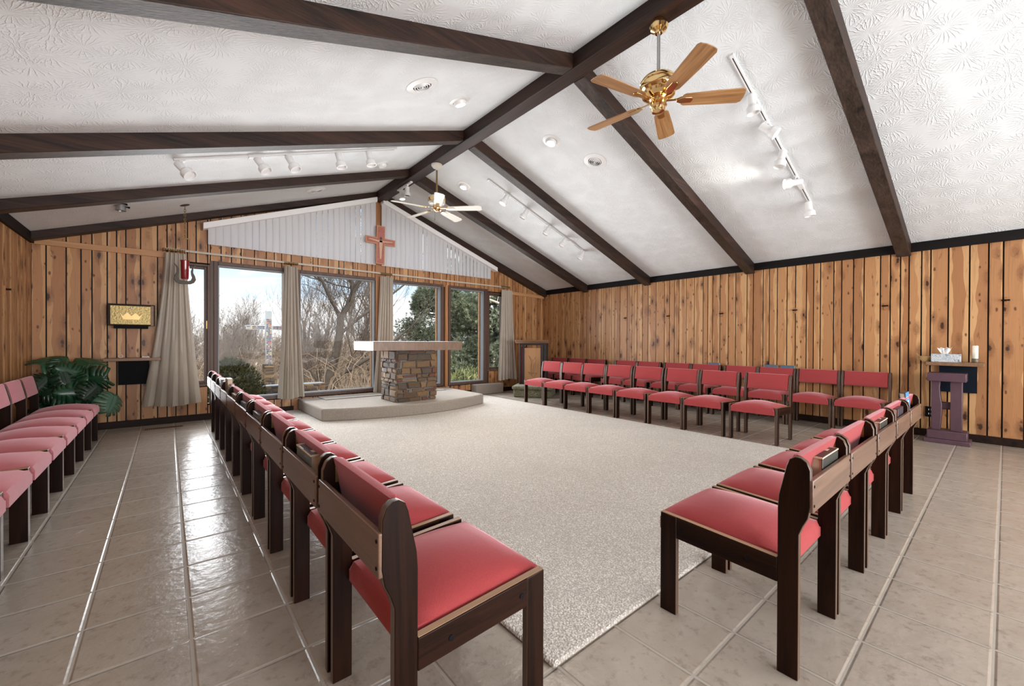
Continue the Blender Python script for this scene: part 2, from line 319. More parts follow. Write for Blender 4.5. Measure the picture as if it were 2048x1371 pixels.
# ------------------------------------------------------------------ mesh helpers
def finish(name, bm, mat, parent=None, smooth=None, bevel=0.0, seg=2, recalc=True):
    if recalc: bmesh.ops.recalc_face_normals(bm, faces=bm.faces[:])
    me = bpy.data.meshes.new(name); bm.to_mesh(me); bm.free()
    for mm in (mat if isinstance(mat, (list, tuple)) else [mat]): me.materials.append(M[mm] if isinstance(mm, str) else mm)
    if smooth is not None:
        me.polygons.foreach_set('use_smooth', [True] * len(me.polygons))
        me.set_sharp_from_angle(angle=math.radians(smooth))
    o = bpy.data.objects.new(name, me); C.objects.link(o)
    if parent is not None: o.parent = parent
    if bevel:
        b = o.modifiers.new('bevel', 'BEVEL'); b.width = bevel; b.segments = seg; b.limit_method = 'ANGLE'; b.angle_limit = math.radians(40)
        me.polygons.foreach_set('use_smooth', [True] * len(me.polygons)); me.set_sharp_from_angle(angle=math.radians(50))
    return o
def tag(o, label, cat, group=None, kind=None):
    o['label'] = label; o['category'] = cat
    if group: o['group'] = group
    if kind: o['kind'] = kind
    return o
def empty(name, loc, label, cat, rz=0.0, group=None):
    o = bpy.data.objects.new(name, None); C.objects.link(o); o.location = loc; o.rotation_euler = (0, 0, rz)
    o.empty_display_size = 0.1
    return tag(o, label, cat, group)
def struct(o, label): return tag(o, label, 'room', kind='structure')
I4 = Matrix.Identity(4)
def box(bm, x0, x1, y0, y1, z0, z1, mx=I4, mi=0):
    v = [bm.verts.new(mx @ Vector(p)) for p in ((x0, y0, z0), (x1, y0, z0), (x1, y1, z0), (x0, y1, z0), (x0, y0, z1), (x1, y0, z1), (x1, y1, z1), (x0, y1, z1))]
    fs = [bm.faces.new([v[i] for i in q]) for q in ((3, 2, 1, 0), (4, 5, 6, 7), (0, 1, 5, 4), (1, 2, 6, 5), (2, 3, 7, 6), (3, 0, 4, 7))]
    for f in fs: f.material_index = mi
    return fs
def B(*a, **k): bm = bmesh.new(); box(bm, *a, **k); return bm
def prism(bm, pts, a0, a1, ax='x', mx=I4, mi=0):
    """extrude a closed 2-D outline along an axis"""
    def P(p, a):
        return mx @ Vector({'x': (a, p[0], p[1]), 'y': (p[0], a, p[1]), 'z': (p[0], p[1], a)}[ax])
    A = [bm.verts.new(P(p, a0)) for p in pts]; D = [bm.verts.new(P(p, a1)) for p in pts]; n = len(pts)
    fs = [bm.faces.new(A), bm.faces.new(D[::-1])] + [bm.faces.new((A[i], A[(i + 1) % n], D[(i + 1) % n], D[i])) for i in range(n)]
    for f in fs: f.material_index = mi
    return fs
def lathe(bm, prof, mx=I4, n=24, cap=True, mi=0):
    rings = []
    for r, z in prof:
        rings.append([bm.verts.new(mx @ Vector((r * math.cos(2 * PI * i / n), r * math.sin(2 * PI * i / n), z))) for i in range(n)])
    fs = []
    for a, b in zip(rings, rings[1:]):
        fs += [bm.faces.new((a[i], a[(i + 1) % n], b[(i + 1) % n], b[i])) for i in range(n)]
    if cap:
        if prof[0][0] > 1e-5: fs.append(bm.faces.new(rings[0][::-1]))
        if prof[-1][0] > 1e-5: fs.append(bm.faces.new(rings[-1]))
    for f in fs: f.material_index = mi
    return fs
def tube(bm, pts, r0, r1=None, n=6, closed=False):
    r1 = r0 if r1 is None else r1
    pts = [Vector(p) for p in pts]; m = len(pts); rings = []
    for i, p in enumerate(pts):
        if closed: t = pts[(i + 1) % m] - pts[i - 1]
        else: t = pts[min(i + 1, m - 1)] - pts[max(i - 1, 0)]
        t.normalize()
        if i == 0: a = t.cross(Vector((0, 0, 1)) if abs(t.z) < 0.9 else Vector((1, 0, 0)))
        else: a = pa - t * pa.dot(t)
        a.normalize(); b = t.cross(a); pa = a
        r = r0 + (r1 - r0) * i / max(1, m - 1)
        rings.append([bm.verts.new(p + (a * math.cos(2 * PI * k / n) + b * math.sin(2 * PI * k / n)) * r) for k in range(n)])
    pr = list(zip(rings, rings[1:])) + ([(rings[-1], rings[0])] if closed else [])
    for A, D in pr:
        for k in range(n): bm.faces.new((A[k], A[(k + 1) % n], D[(k + 1) % n], D[k]))
    if not closed: bm.faces.new(rings[0][::-1]); bm.faces.new(rings[-1])
def pad(bm, a, y0, y1, z0, z1, dome, r, mx=I4, nx=10, ny=10, sag=0.0):
    """upholstered pad: rounded top edges, domed middle"""
    g = []; b = (y1 - y0) / 2; c = (y0 + y1) / 2
    def edge(t, h):
        q = (1 - abs(t)) * h
        return 0.0 if q >= r else r - math.sqrt(max(0, r * r - (r - q) ** 2))
    us = [math.sin(PI / 2 * (2 * i / nx - 1)) for i in range(nx + 1)]; vs_ = [math.sin(PI / 2 * (2 * j / ny - 1)) for j in range(ny + 1)]
    for u in us:
        g.append([bm.verts.new(mx @ Vector((u * a, c + v * b, z1 - max(edge(u, a), edge(v, b)) + dome * (1 - u * u) * (1 - v * v) - sag * (1 - v) / 2))) for v in vs_])
    for i in range(nx):
        for j in range(ny): bm.faces.new((g[i][j], g[i + 1][j], g[i + 1][j + 1], g[i][j + 1]))
    ring = [g[i][0] for i in range(nx + 1)] + [g[nx][j] for j in range(1, ny + 1)] + [g[i][ny] for i in range(nx - 1, -1, -1)] + [g[0][j] for j in range(ny - 1, 0, -1)]
    inv = mx.inverted()
    low = []
    for v in ring:
        p = inv @ v.co; low.append(bm.verts.new(mx @ Vector((p.x, p.y, z0))))
    n = len(ring)
    for i in range(n): bm.faces.new((ring[i], low[i], low[(i + 1) % n], ring[(i + 1) % n]))
    bm.faces.new(low)
def colattr(bm): return bm.faces.layers.float_color.new('col')

# ------------------------------------------------------------------ room shell
XL, XR, YW, YB, XM = -1.18, 6.86, 7.06, -3.2, 2.84
def zc(x): return 2.28 + 0.347 * (4.02 - abs(x - XM))
bm = bmesh.new(); box(bm, XL - .2, XR + .2, YB - .2, YW + .2, -.12, 0); struct(finish('floor', bm, 'tile'), 'beige square ceramic tile floor')
bm = bmesh.new()
for s in (-1, 1):
    xe = XM + s * 4.22
    prism(bm, [(XM, zc(XM)), (xe, zc(xe)), (xe, zc(xe) + .18), (XM, zc(XM) + .18)], YB - .2, YW + .55, 'y')
struct(finish('ceiling', bm, 'ceiling'), 'white stomp-textured vaulted ceiling')

def planks(name, label, mp, u0, u1, ivals, breaks, seed, wr=(0.075, 0.165), gap=0.013):
    rng = random.Random(seed); bm = bmesh.new(); uvl = bm.loops.layers.uv.new('UVMap')
    lr = bm.faces.layers.float.new('rnd'); lh = bm.faces.layers.float.new('hw')
    br = sorted(b for b in set(breaks) | {u1} if b > u0 + 1e-4); u = u0
    while u < u1 - 1e-4:
        nb = next(b for b in br if b > u + 1e-4); wd = rng.uniform(*wr)
        if u + wd > nb - 0.06: wd = nb - u if nb - u < 0.2 else (nb - u) / 2
        a, b = u + gap / 2, u + wd - gap / 2; rv = rng.random()
        for (la, lb, ha, hb) in ivals(u, u + wd):
            q = []
            for (uu, zz, dd) in ((a, la, 0), (b, lb, 0), (b, hb, 0), (a, ha, 0), (a, la, .02), (b, lb, .02), (b, hb, .02), (a, ha, .02)): q.append(bm.verts.new(mp(uu, zz, dd)))
            info = ((a, la), (b, lb), (b, hb), (a, ha)) * 2
            for idx in ((0, 1, 2, 3), (0, 3, 7, 4), (1, 5, 6, 2)):
                f = bm.faces.new([q[i] for i in idx]); f[lr] = rv; f[lh] = (b - a) / 2
                for lp, i in zip(f.loops, idx): lp[uvl].uv = (info[i][0] - (a + b) / 2, info[i][1])
            k = [bm.verts.new(mp(uu, zz, .016)) for uu, zz in ((u, la), (u + wd, lb), (u + wd, hb), (u, ha))]
            f = bm.faces.new(k); f.material_index = 1
            k = [bm.verts.new(mp(uu, zz, .15)) for uu, zz in ((u, la), (u + wd, lb), (u + wd, hb), (u, ha))]
            f = bm.faces.new(k); f.material_index = 1
        u += wd
    return struct(finish(name, bm, ['cedar', 'gap'], recalc=False), label)

SLO, SUP = 2.44, 0.20          # upper lights: sill height and gap below the slope
def win_iv(a, b):
    m = (a + b) / 2; out = []
    top = lambda x: zc(x) - 0.02
    if m < 0.0 or m > 5.68: return [(0, 0, top(a), top(b))]
    lowz = 0.45 if (m < .43 or m > 5.25) else 0.2
    out.append((0, 0, lowz, lowz))
    if .46 < m < 5.22 and not (2.80 < m < 2.88):
        out.append((2.15, 2.15, SLO, SLO)); out.append((zc(a) - SUP, zc(b) - SUP, top(a), top(b)))
    else: out.append((2.15, 2.15, top(a), top(b)))
    return out
planks('wall_front', 'knotty cedar plank wall around the big windows', lambda u, z, d: Vector((u, YW + d, z)), XL, XR, win_iv, [0, .43, .46, 1.466, 2.80, 2.84, 2.88, 4.214, 5.22, 5.25, 5.68], 11)
planks('wall_right', 'long knotty cedar plank wall behind the back row', lambda u, z, d: Vector((XR + d, u, z)), YB, YW + .15, lambda a, b: [(0, 0, 2.3, 2.3)], [], 5)
planks('wall_left', 'knotty cedar plank wall behind the pink-tinted row', lambda u, z, d: Vector((XL - d, u, z)), YB, YW + .15, lambda a, b: [(0, 0, 2.3, 2.3)], [], 8)
bm = bmesh.new(); prism(bm, [(XL, 0), (XR, 0), (XR, zc(XR)), (XM, zc(XM)), (XL, zc(XL))], YB - .15, YB, 'y'); struct(finish('wall_back', bm, 'post'), 'rear gable wall')

# beams, trims, baseboards
bm = bmesh.new(); box(bm, XM - .08, XM + .08, YB, YW - .005, 3.51, zc(XM) + .03)
struct(finish('trim_1', bm, 'beamy', bevel=.006), 'dark rough-sawn ridge beam along the vault')
ti = 2
for y, yl, dl in ((-2.66, -2.66, .14), (-0.94, -1.1, .14), (0.755, .57, .14), (2.475, 2.29, .132), (4.235, 4.10, .125), (5.71, 5.56, .10), (6.95, 6.895, .09)):
    for s in (-1, 1):
        x0, x1 = XM + s * .075, XM + s * 4.02; dp = .145 if s > 0 else dl; ye = y - .02 if s > 0 else yl
        bm = bmesh.new(); v = []
        for yo in (0, .13): v += [bm.verts.new(p) for p in ((x0, y + yo, zc(x0) - dp), (x1, min(ye + yo, YW + .02), zc(x1) - dp), (x1, min(ye + yo, YW + .02), zc(x1) + .02), (x0, y + yo, zc(x0) + .02))]
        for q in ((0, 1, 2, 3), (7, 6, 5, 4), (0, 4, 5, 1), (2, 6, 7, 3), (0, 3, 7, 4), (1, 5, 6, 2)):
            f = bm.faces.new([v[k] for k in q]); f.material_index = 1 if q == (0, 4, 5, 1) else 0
        struct(finish('trim_%d' % ti, bm, ['beamx', 'beamsheen'], bevel=.006), 'dark rough-sawn rafter'); ti += 1
for x0, x1, lab in ((XR - .03, XR + .01, 'right'), (XL - .01, XL + .03, 'left')):
    struct(finish('trim_%d' % ti, B(x0, x1, YB, YW, 2.18, 2.285), 'black_trim'), 'black eave trim on the %s wall' % lab); ti += 1
    struct(finish('baseboard_' + lab, B(x0 + (.012 if lab == 'right' else 0), x1 - (0 if lab == 'right' else .012), YB, YW, 0, .085), 'base', bevel=.004), 'dark baseboard of the %s wall' % lab)
bm = bmesh.new(); box(bm, XL, 1.50, YW - .016, YW + .01, 0, .085); box(bm, 4.25, XR, YW - .016, YW + .01, 0, .085); struct(finish('baseboard_front', bm, 'base', bevel=.004), 'dark baseboard under the windows')
bm = bmesh.new(); prism(bm, [(XL, 2.175), (0.02, 2.165), (0.02, 2.245), (XL, 2.235)], YW - .02, YW + .005, 'y'); struct(finish('trim_%d' % ti, bm, 'bandwood', bevel=.003), 'light cedar band left of the windows'); ti += 1
bm = bmesh.new(); prism(bm, [(5.70, 2.13), (XR, 2.095), (XR, 2.165), (5.70, 2.20)], YW - .02, YW + .005, 'y'); struct(finish('trim_%d' % ti, bm, 'bandwood', bevel=.003), 'light cedar band right of the windows'); ti += 1

# windows: frame + pane
def window(n, x0, x1, z0, z1, fw, label, deep=0.0, sash=False):
    bm = bmesh.new(); ya, yb = YW - .018, YW + .15
    for a, b, c, e in ((x0 - fw, x0, z0 - fw, z1 + fw), (x1, x1 + fw, z0 - fw, z1 + fw)): box(bm, a, b, ya, yb, c, e)
    for c, e in ((z0 - fw, z0), (z1, z1 + fw)): box(bm, x0, x1, ya, yb, c, e)
    o = struct(finish('window_%d' % n, bm, 'frame', bevel=.004), label)
    if sash:
        bm = bmesh.new(); s = .035; yc, yd = YW + .02, YW + .055
        box(bm, x0, x0 + s, yc, yd, z0, z1); box(bm, x1 - s, x1, yc, yd, z0, z1); box(bm, x0 + s, x1 - s, yc, yd, z0, z0 + s); box(bm, x0 + s, x1 - s, yc, yd, z1 - s, z1)
        finish('sash', bm, 'frame', o, bevel=.003)
        finish('latch', B(x1 - .012 if n == 1 else x0, x1 if n == 1 else x0 + .012, YW - .0, YW + .02, 1.25, 1.36), 'oldbrass', o)
        finish('window_pane', B(x0 + s, x1 - s, YW + .035, YW + .041, z0 + s, z1 - s), 'glass', o)
    else:
        bm = bmesh.new(); s = .016
        for a, b, c, e in ((x0, x0 + s, z0, z1), (x1 - s, x1, z0, z1), (x0 + s, x1 - s, z0, z0 + s), (x0 + s, x1 - s, z1 - s, z1)): box(bm, a, b, YW + .015, YW + .11, c, e)
        finish('glazing_bead', bm, 'bead', o)
        finish('window_pane', B(x0, x1, YW + .10, YW + .106, z0, z1), 'glass', o)
        bm = bmesh.new()   # outside casing that returns past the glass
        box(bm, x1 - .010, x1 + .05, YW + .155, YW + .21, z0, z1); box(bm, x0 - .05, x0, YW + .155, YW + .19, z0, z1)
        finish('outer_casing', bm, 'bandwood', o)
    return o
window(1, 0.03, 0.425, .50, 2.10, .032, 'narrow casement window behind the hanging lamp', sash=True)
window(2, .546, 1.385, .262, 2.14, .05, 'tall window looking onto the mosaic cross')
window(3, 1.59, 2.785, .262, 2.14, .05, 'wide window looking onto the bare forked tree')
window(4, 2.895, 4.095, .262, 2.14, .05, 'wide window behind the stone altar')
window(5, 4.306, 5.13, .262, 2.14, .05, 'tall window looking onto the evergreen')
window(6, 5.255, 5.65, .50, 2.10, .032, 'narrow casement window by the far corner', sash=True)
for i, (a, b, lab) in enumerate(((.455, .495, 'left'), (1.436, 1.496, 'second'), (4.184, 4.246, 'third'), (5.182, 5.222, 'right'))):
    struct(finish('trim_%d' % ti, B(a, b, YW - .014, YW + .13, .2, 2.19), 'post' if i in (1, 2) else 'frame', bevel=.003), 'upright post between window bays, %s' % lab); ti += 1
struct(finish('trim_%d' % ti, B(XM - .055, XM + .055, YW - .02, YW + .13, .2, 3.5), 'post', bevel=.003), 'central cedar post up to the ridge'); ti += 1
def upper(n, pts, label):
    bm = bmesh.new(); prism(bm, pts, YW + .05, YW + .056, 'y'); o = struct(finish('window_%d' % n, bm, 'glass'), label); return o
upper(7, [(.46, SLO), (2.80, SLO), (2.80, zc(2.80) - SUP), (.46, zc(.46) - SUP)], 'upper slanted window behind the left vertical blind')
upper(8, [(2.88, SLO), (5.22, SLO), (5.22, zc(5.22) - SUP), (2.88, zc(2.88) - SUP)], 'upper slanted window behind the right vertical blind')

# vertical blinds under the slope
def blind(x0, x1, side, label):
    o = empty('vertical_blind', ((x0 + x1) / 2, YW - .09, SLO), label, 'blind'); ox = (x0 + x1) / 2
    n = 27; st = (x1 - x0) / n; rng = random.Random(int(x0 * 10))
    def hz(x): return 2.605 + (3.465 - 2.605) * ((x - .432) / (2.76 - .432) if side < 0 else (5.245 - x) / (5.245 - 2.86))
    for i in range(n):
        xa = x0 + st * i; ang = rng.uniform(.10, .34); hwid = st * .56; cx = xa + st / 2; za = 2.395 - SLO
        bm = bmesh.new(); k = []
        for t in (-1, -.33, .33, 1):
            for zz in (0, 1):
                xx = cx + t * hwid * math.cos(ang); k.append(((xx - ox), t * hwid * math.sin(ang) - .012 * (1 - t * t), za if zz == 0 else hz(xx) - SLO + .02))
        v = [bm.verts.new(p) for p in k]; v2 = [bm.verts.new((p[0], p[1] + .0015, p[2])) for p in k]
        for j in range(3):
            bm.faces.new((v[2 * j], v[2 * j + 2], v[2 * j + 3], v[2 * j + 1])); bm.faces.new((v2[2 * j], v2[2 * j + 1], v2[2 * j + 3], v2[2 * j + 2]))
        finish('vane', bm, 'vane', o, smooth=40, recalc=False)
    bm = bmesh.new()
    xa, xb = (x0 - .06, x1 + .0) if side < 0 else (x0 - .0, x1 + .13)
    prism(bm, [(xa - ox, hz(xa) - SLO), (xb - ox, hz(xb) - SLO), (xb - ox - side * 0, hz(xb) - SLO + .085), (xa - ox, hz(xa) - SLO + .085)], -.075, .06, 'y')
    finish('headrail', bm, 'shadewhite', o, bevel=.006)
    return o
blind(.432, 2.76, -1, 'white vertical blind filling the slanted window left of the painted cross')
blind(2.865, 5.235, 1, 'white vertical blind filling the slanted window right of the painted cross')

# carpet, platform, steps
bm = bmesh.new(); prism(bm, [(.99, .96), (4.83, .96), (4.85, 6.6), (4.75, 7.04), (1.40, 7.04), (1.36, 6.95), (.99, 6.0)], 0.0, .022, 'z')
tag(finish('carpet', bm, 'carpet', bevel=.014, seg=3), 'large cream beige carpet covering the middle of the tile floor', 'carpet')
ys = []
for i in range(25):
    t = i / 24; x = 1.566 + (4.18 - 1.566) * t; ys.append((x, 5.80 - .335 * math.sin(PI * t) ** 0.85 - .04 * t))
bm = bmesh.new(); prism(bm, ys + [(4.22, 7.045), (1.556, 7.045)], .018, .187, 'z')
tag(finish('altar_platform', bm, 'stepcarpet', bevel=.022, seg=3), 'low carpeted platform with bowed front under the stone altar', 'platform')
tag(finish('runner_mat', B(1.845, 3.95, 6.62, 7.0, .187, .199), 'matcarpet', bevel=.004), 'grey carpet runner lying on the platform below the wide windows', 'mat')
tag(finish('step_box', B(4.79, 5.495, 6.85, 7.035, 0, .205), 'stepcarpet', bevel=.016, seg=3), 'carpeted low box step beside the platform under the right-hand window', 'step')
gd = Vector((.603, -.797, 0)); gn = Vector((.797, .603, 0)); gm = Matrix(((gd.x, gn.x, 0, 5.42), (gd.y, gn.y, 0, 5.875), (0, 0, 1, 0), (0, 0, 0, 1)))
bm = bmesh.new(); box(bm, -.375, .375, 0, .66, 0, .155, mx=gm); finish_o = None
box(bm, -.40, .40, -.03, .68, .15, .222, mx=gm)
tag(finish('lectern_step', bm, 'greencarpet', bevel=.026, seg=3), 'sage green shaggy carpet step under the carved lectern', 'step')

# ------------------------------------------------------------------ chairs
CH = {}
def chair_proto():
    p = {}
    H = .2435; T = .024
    bm = bmesh.new()
    rear = [(0, 0), (.061, 0), (.061, .55), (.058, .592), (.036, .695), (.028, .716), (.012, .7265), (-.004, .726), (-.02, .715), (-.030, .690), (-.031, .575), (-.024, .535), (-.010, .505), (0, .475)]
    def leg(pts, s):
        bm = bmesh.new(); xo = s * H; prism(bm, pts, min(xo, xo - s * T), max(xo, xo - s * T), 'x')
        for i, f in enumerate(bm.faces): f.material_index = 1 if i > 1 else 0
        return bm
    p['parts'] = []
    for s in (-1, 1):
        p['parts'].append(('leg', leg(rear, s), ['chairwood', 'legedge'], .003))
        p['parts'].append(('leg', leg([(.418, 0), (.486, 0), (.486, .398), (.418, .394)], s), ['chairwood', 'legedge'], .003))
        p['parts'].append(('side_rail', leg([(.061, .297), (.418, .310), (.418, .393), (.061, .378)], s), ['chairrail', 'chairrail'], .003))
        xo = s * (H - T / 2)
        bm = bmesh.new(); prism(bm, [(.063, .3786), (.484, .3985), (.484, .3998), (.063, .3799)], xo - T / 2 + .002, xo + T / 2 - .002, 'x')
        p['parts'].append(('rail_cap', bm, 'wornedge', 0))
    bm = bmesh.new(); pad(bm, .2165, .050, .503, .318, .402, .046, .036, sag=.012)
    p['parts'].append(('seat', bm, 'FAB', 0))
    ang = math.atan2(.034, .165)
    mb = Matrix.Translation((0, .052, .545)) @ Matrix.Rotation(-ang + PI / 2, 4, 'X') @ Matrix.Rotation(PI, 4, 'Y')
    bm = bmesh.new(); mb = Matrix.Translation((0, .050, .545)) @ Matrix.Rotation(ang, 4, 'X')
    # pad lies in its local x / z plane, front towards +y
    loc = Matrix(((1, 0, 0, 0), (0, 0, 1, 0), (0, 1, 0, 0), (0, 0, 0, 1)))
    pad(bm, .2165, 0, .187, -.012, .014, .012, .012, mx=mb @ loc)
    p['parts'].append(('backrest', bm, 'FAB', 0))
    p['parts'].append(('book_rack_board', B(-H + .001, H - .001, -.038, -.022, .556, .660), 'board', .003))
    p['parts'].append(('rack_shelf', B(-H + T, H - T, -.022, .036, .548, .558), 'chairwood', 0))
    p['parts'].append(('seat_slat', B(-H + T, H - T, .12, .40, .304, .318), 'chairwood', 0))
    bolts = []
    for s in (-1, 1):
        for yy, zz in ((.155, .338), (.395, .350)):
            bm = bmesh.new(); lathe(bm, [(.008, 0), (.008, .002), (.0035, .0025)], Matrix.Translation((s * H, yy, zz)) @ Matrix.Rotation(s * PI / 2, 4, 'Y'), 12); bolts.append(('side_rail', s, bm))
    scr = []
    for s in (-1, 1):
        for zz in (.578, .640):
            bm = bmesh.new(); lathe(bm, [(.0045, 0), (.0045, .0015)], Matrix.Translation((s * (H - .012), -.038, zz)) @ Matrix.Rotation(PI / 2, 4, 'X'), 10); scr.append(bm)
    brk = []
    for s in (-1, 1):
        brk.append(B(s * (H - T) - (.012 if s > 0 else 0), s * (H - T) + (.012 if s < 0 else 0), .004, .022, .650, .700))
    return p, bolts, scr, brk
def build_chair(fab, detail):
    p, bolts, scr, brk = chair_proto()
    root = bpy.data.objects.new('chair', None); C.objects.link(root); root.empty_display_size = .1
    rails = {}; board = None; k = 0
    for nm, bm, mt, bv in p['parts']:
        o = finish(nm, bm, fab if mt == 'FAB' else mt, root, smooth=38 if mt == 'FAB' else None, bevel=bv)
        if nm == 'side_rail': rails[(-1, 1)[len(rails)]] = o
        if nm == 'book_rack_board': board = o
        if nm == 'rail_cap': o['label'] = 'rubbed lighter top edge'
    for s, b in zip((-1, 1), brk): finish('cushion_bracket', b, 'oldbrass', root)
    if detail:
        for nm, s, bm in bolts: finish('bolt', bm, 'black', rails[s])
        for bm in scr: finish('screw', bm, 'black', board)
    return root
def copy_tree(o, parent=None):
    c = o.copy(); C.objects.link(c); c.parent = parent
    for ch in list(o.children): copy_tree(ch, c)
    return c
protos = {}
def place_chair(kind, x, y, rz, label, group):
    if kind not in protos:
        r = build_chair('pink' if kind == 'pink' else 'red', kind == 'detail'); protos[kind] = r
    else: r = copy_tree(protos[kind])
    r.location = (x, y, 0); r.rotation_euler = (0, 0, rz); tag(r, label, 'chair', group); return r
ORD = ['first', 'second', 'third', 'fourth', 'fifth', 'sixth', 'seventh', 'eighth', 'ninth', 'tenth', 'eleventh', 'twelfth']
# row along the left edge of the carpet, facing it
AISLE = [.908 + .2435 + .522 * k for k in range(10)]
for k, y in enumerate(AISLE):
    lab = 'red chair at the near end of the carpet\'s left row, closest to the camera' if k == 0 else '%s red chair from the near end of the row along the carpet\'s left edge' % ORD[k]
    place_chair('detail', .405, y, -PI / 2, lab, 'chairs along the left edge of the carpet')
# short row in front
FRONT = [1.565 + .2435, 2.075 + .2435, 2.610 + .2435, 3.140 + .2435, 3.670 + .2435]
for k, x in enumerate(FRONT):
    lab = 'red chair seen side-on at the near end of the short row facing the altar' if k == 0 else '%s red chair from the near end of the short row facing the altar' % ORD[k]
    place_chair('detail', x, .425, 0, lab, 'chairs in the short row facing the altar')
# two rows along the right wall
ROW1 = [1.78, 2.33, 2.825, 3.335, 3.84, 4.335, 4.805, 5.295]
for k, y in enumerate(ROW1):
    place_chair('plain', 5.405, y, PI / 2, '%s red chair from the near end of the right side\'s front row' % ORD[k] if k else 'nearest red chair of the right side\'s front row, its wooden side showing', 'front row of chairs on the right')
ROW2 = [1.133, 1.63, 2.13, 2.61, 3.15, 3.64, 4.19, 4.675, 5.40, 5.905, 6.425]
for k, y in enumerate(ROW2):
    place_chair('plain', 6.79, y, PI / 2, '%s red chair from the near end of the row against the plank wall' % ORD[k] if k else 'red chair against the plank wall, the one nearest the purple stand', 'back row of chairs against the plank wall')
LEFT = [6.09 - .485 * k for k in range(9)]
for k, y in enumerate(LEFT):
    place_chair('pink', -1.066, y, -PI / 2, 'chair tinted window-lit pink beside the monstera plant, last of the left wall row' if k == 0 else '%s chair tinted window-lit pink from the plant end of the left wall row' % ORD[k], 'chairs tinted window-lit pink along the left wall')

# ------------------------------------------------------------------ books
def book(loc, rz, label, ln, th, hg, cover, tilt=0.0, worn=False, group='books in the chair-back racks', mark=None):
    """spine up, long axis along local x"""
    o = empty('book', loc, label, 'book', rz, group); o.rotation_euler = (tilt, 0, rz)
    a, t, c = ln / 2, th / 2, .0035
    bm = bmesh.new(); box(bm, -a, a, -t, -t + c, 0, hg); box(bm, -a, a, t - c, t, 0, hg); 
    box(bm, -a, a, -t + c, t - c, hg - c, hg)
    finish('cover', bm, cover, o, bevel=.002)
    bm = bmesh.new(); box(bm, -a + .005, a - .005, -t + c, t - c, .005, hg - c); finish('pages', bm, 'pages', o)
    if worn:
        bm = bmesh.new()
        for s in (-1, 1):
            box(bm, s * a - .004, s * a + .001 * s + (.0 if s > 0 else .004), -t - .001, t + .001, hg - .004, hg + .001)
        for s in (-1, 1): box(bm, -a, a, s * t - .0012, s * t + .0012, hg - .003, hg + .001)
        e = finish('frayed_edge', bm, 'pages', o); e['label'] = 'frayed tan edges'
        e = finish('spine_label', B(-.01 + a * .35, .02 + a * .35, -t * .3, t * .2, hg, hg + .0012), 'pages', o)
    if mark: mark(o, a, t, hg)
    return o
NAVY = bookmat('navy_cover', (0.012, 0.018, 0.035), .35); BLK = bookmat('black_green_cover', (0.014, 0.017, 0.014), .4); GREY = bookmat('slate_cover', (0.09, 0.11, 0.13), .25)
BRN = bookmat('brown_cover', (0.20, 0.135, 0.085), .5); BLUE = bookmat('steel_blue_cover', (0.08, 0.14, 0.20), .4); SKY = bookmat('sky_blue_cover', (0.02, 0.17, 0.36), .35)
Z0 = .558
def ry(k): return FRONT[k]
book((ry(0) + .045, .425 + .006, Z0), 0, 'thick old dark book with frayed tan edges in nearest front-row chair', .205, .050, .138, BLK, worn=True)
book((ry(2) + .02, .425 + .006, Z0), 0, 'worn black book in the rack of the front row\'s middle chair', .20, .050, .135, BLK, worn=True)
book((ry(3) + .04, .425 + .006, Z0), 0, 'dark navy book in the rack of the front row\'s fourth chair', .19, .048, .145, NAVY)
def bluemark(o, a, t, h):
    bm = bmesh.new(); lay = colattr(bm)
    def q(x0, x1, z0, z1, c, dy=.0):
        f = bm.faces.new([bm.verts.new(p) for p in ((x0, -t - .0008 - dy, z0), (x1, -t - .0008 - dy, z0), (x1, -t - .0008 - dy, z1), (x0, -t - .0008 - dy, z1))]); f[lay] = (*c, 1)
    q(-a, a, h * .45, h, (0.03, .20, .42))
    rng = random.Random(3)
    for r in range(3):
        x = -a * .7
        while x < a * .5:
            wd = rng.uniform(.006, .014); q(x, x + wd, h * (.52 + r * .13), h * (.59 + r * .13), (.8, .85, .9), .0006); x += wd + .005
    e = finish('printed_label', bm, 'paint', o); e['label'] = 'blue label with white print'
book((ry(4) - .03, .425 + .006, Z0), 0, 'booklet with a bright blue cover standing in the front row\'s last chair', .15, .03, .20, NAVY, tilt=-.08, mark=bluemark)
def ly(k): return AISLE[k]
LX = .405 - .001
for k, cov, ln, th, hg, off, lab, worn in ((1, GREY, .20, .05, .138, -.02, 'shiny slate-grey worn book in the left row\'s second chair', True), (3, GREY, .20, .05, .13, 0, 'glossy slate-grey book in the left row\'s fourth chair', False),
        (4, BLUE, .17, .045, .125, .04, 'blue-grey book in the left row\'s fifth chair', False), (5, BRN, .19, .05, .13, 0, 'tan book in the left row\'s sixth chair', False),
        (6, BRN, .17, .04, .21, 0, 'tall brown book standing in the left row\'s seventh chair', False), (7, GREY, .19, .045, .17, 0, 'pale grey book in the left row\'s eighth chair', False)):
    book((LX + .005, ly(k) + off, Z0), -PI / 2, lab, ln, th, hg, cov, worn=worn)
for y, lab in ((1.99, 'blue book topping the third wall-row chair, the nearer of a pair'), (2.20, 'blue-black book topping the third wall-row chair, the farther of a pair'), (2.90, 'slate blue book standing up between wall-row chairs')):
    if y < 2.5: book((6.79, y, Z0), PI / 2, lab, .17, .04, .205, BLUE, group='blue books in the wall row')
    else: book((6.79 , 3.02, Z0), PI / 2, lab, .17, .04, .20, BLUE, group='blue books in the wall row')

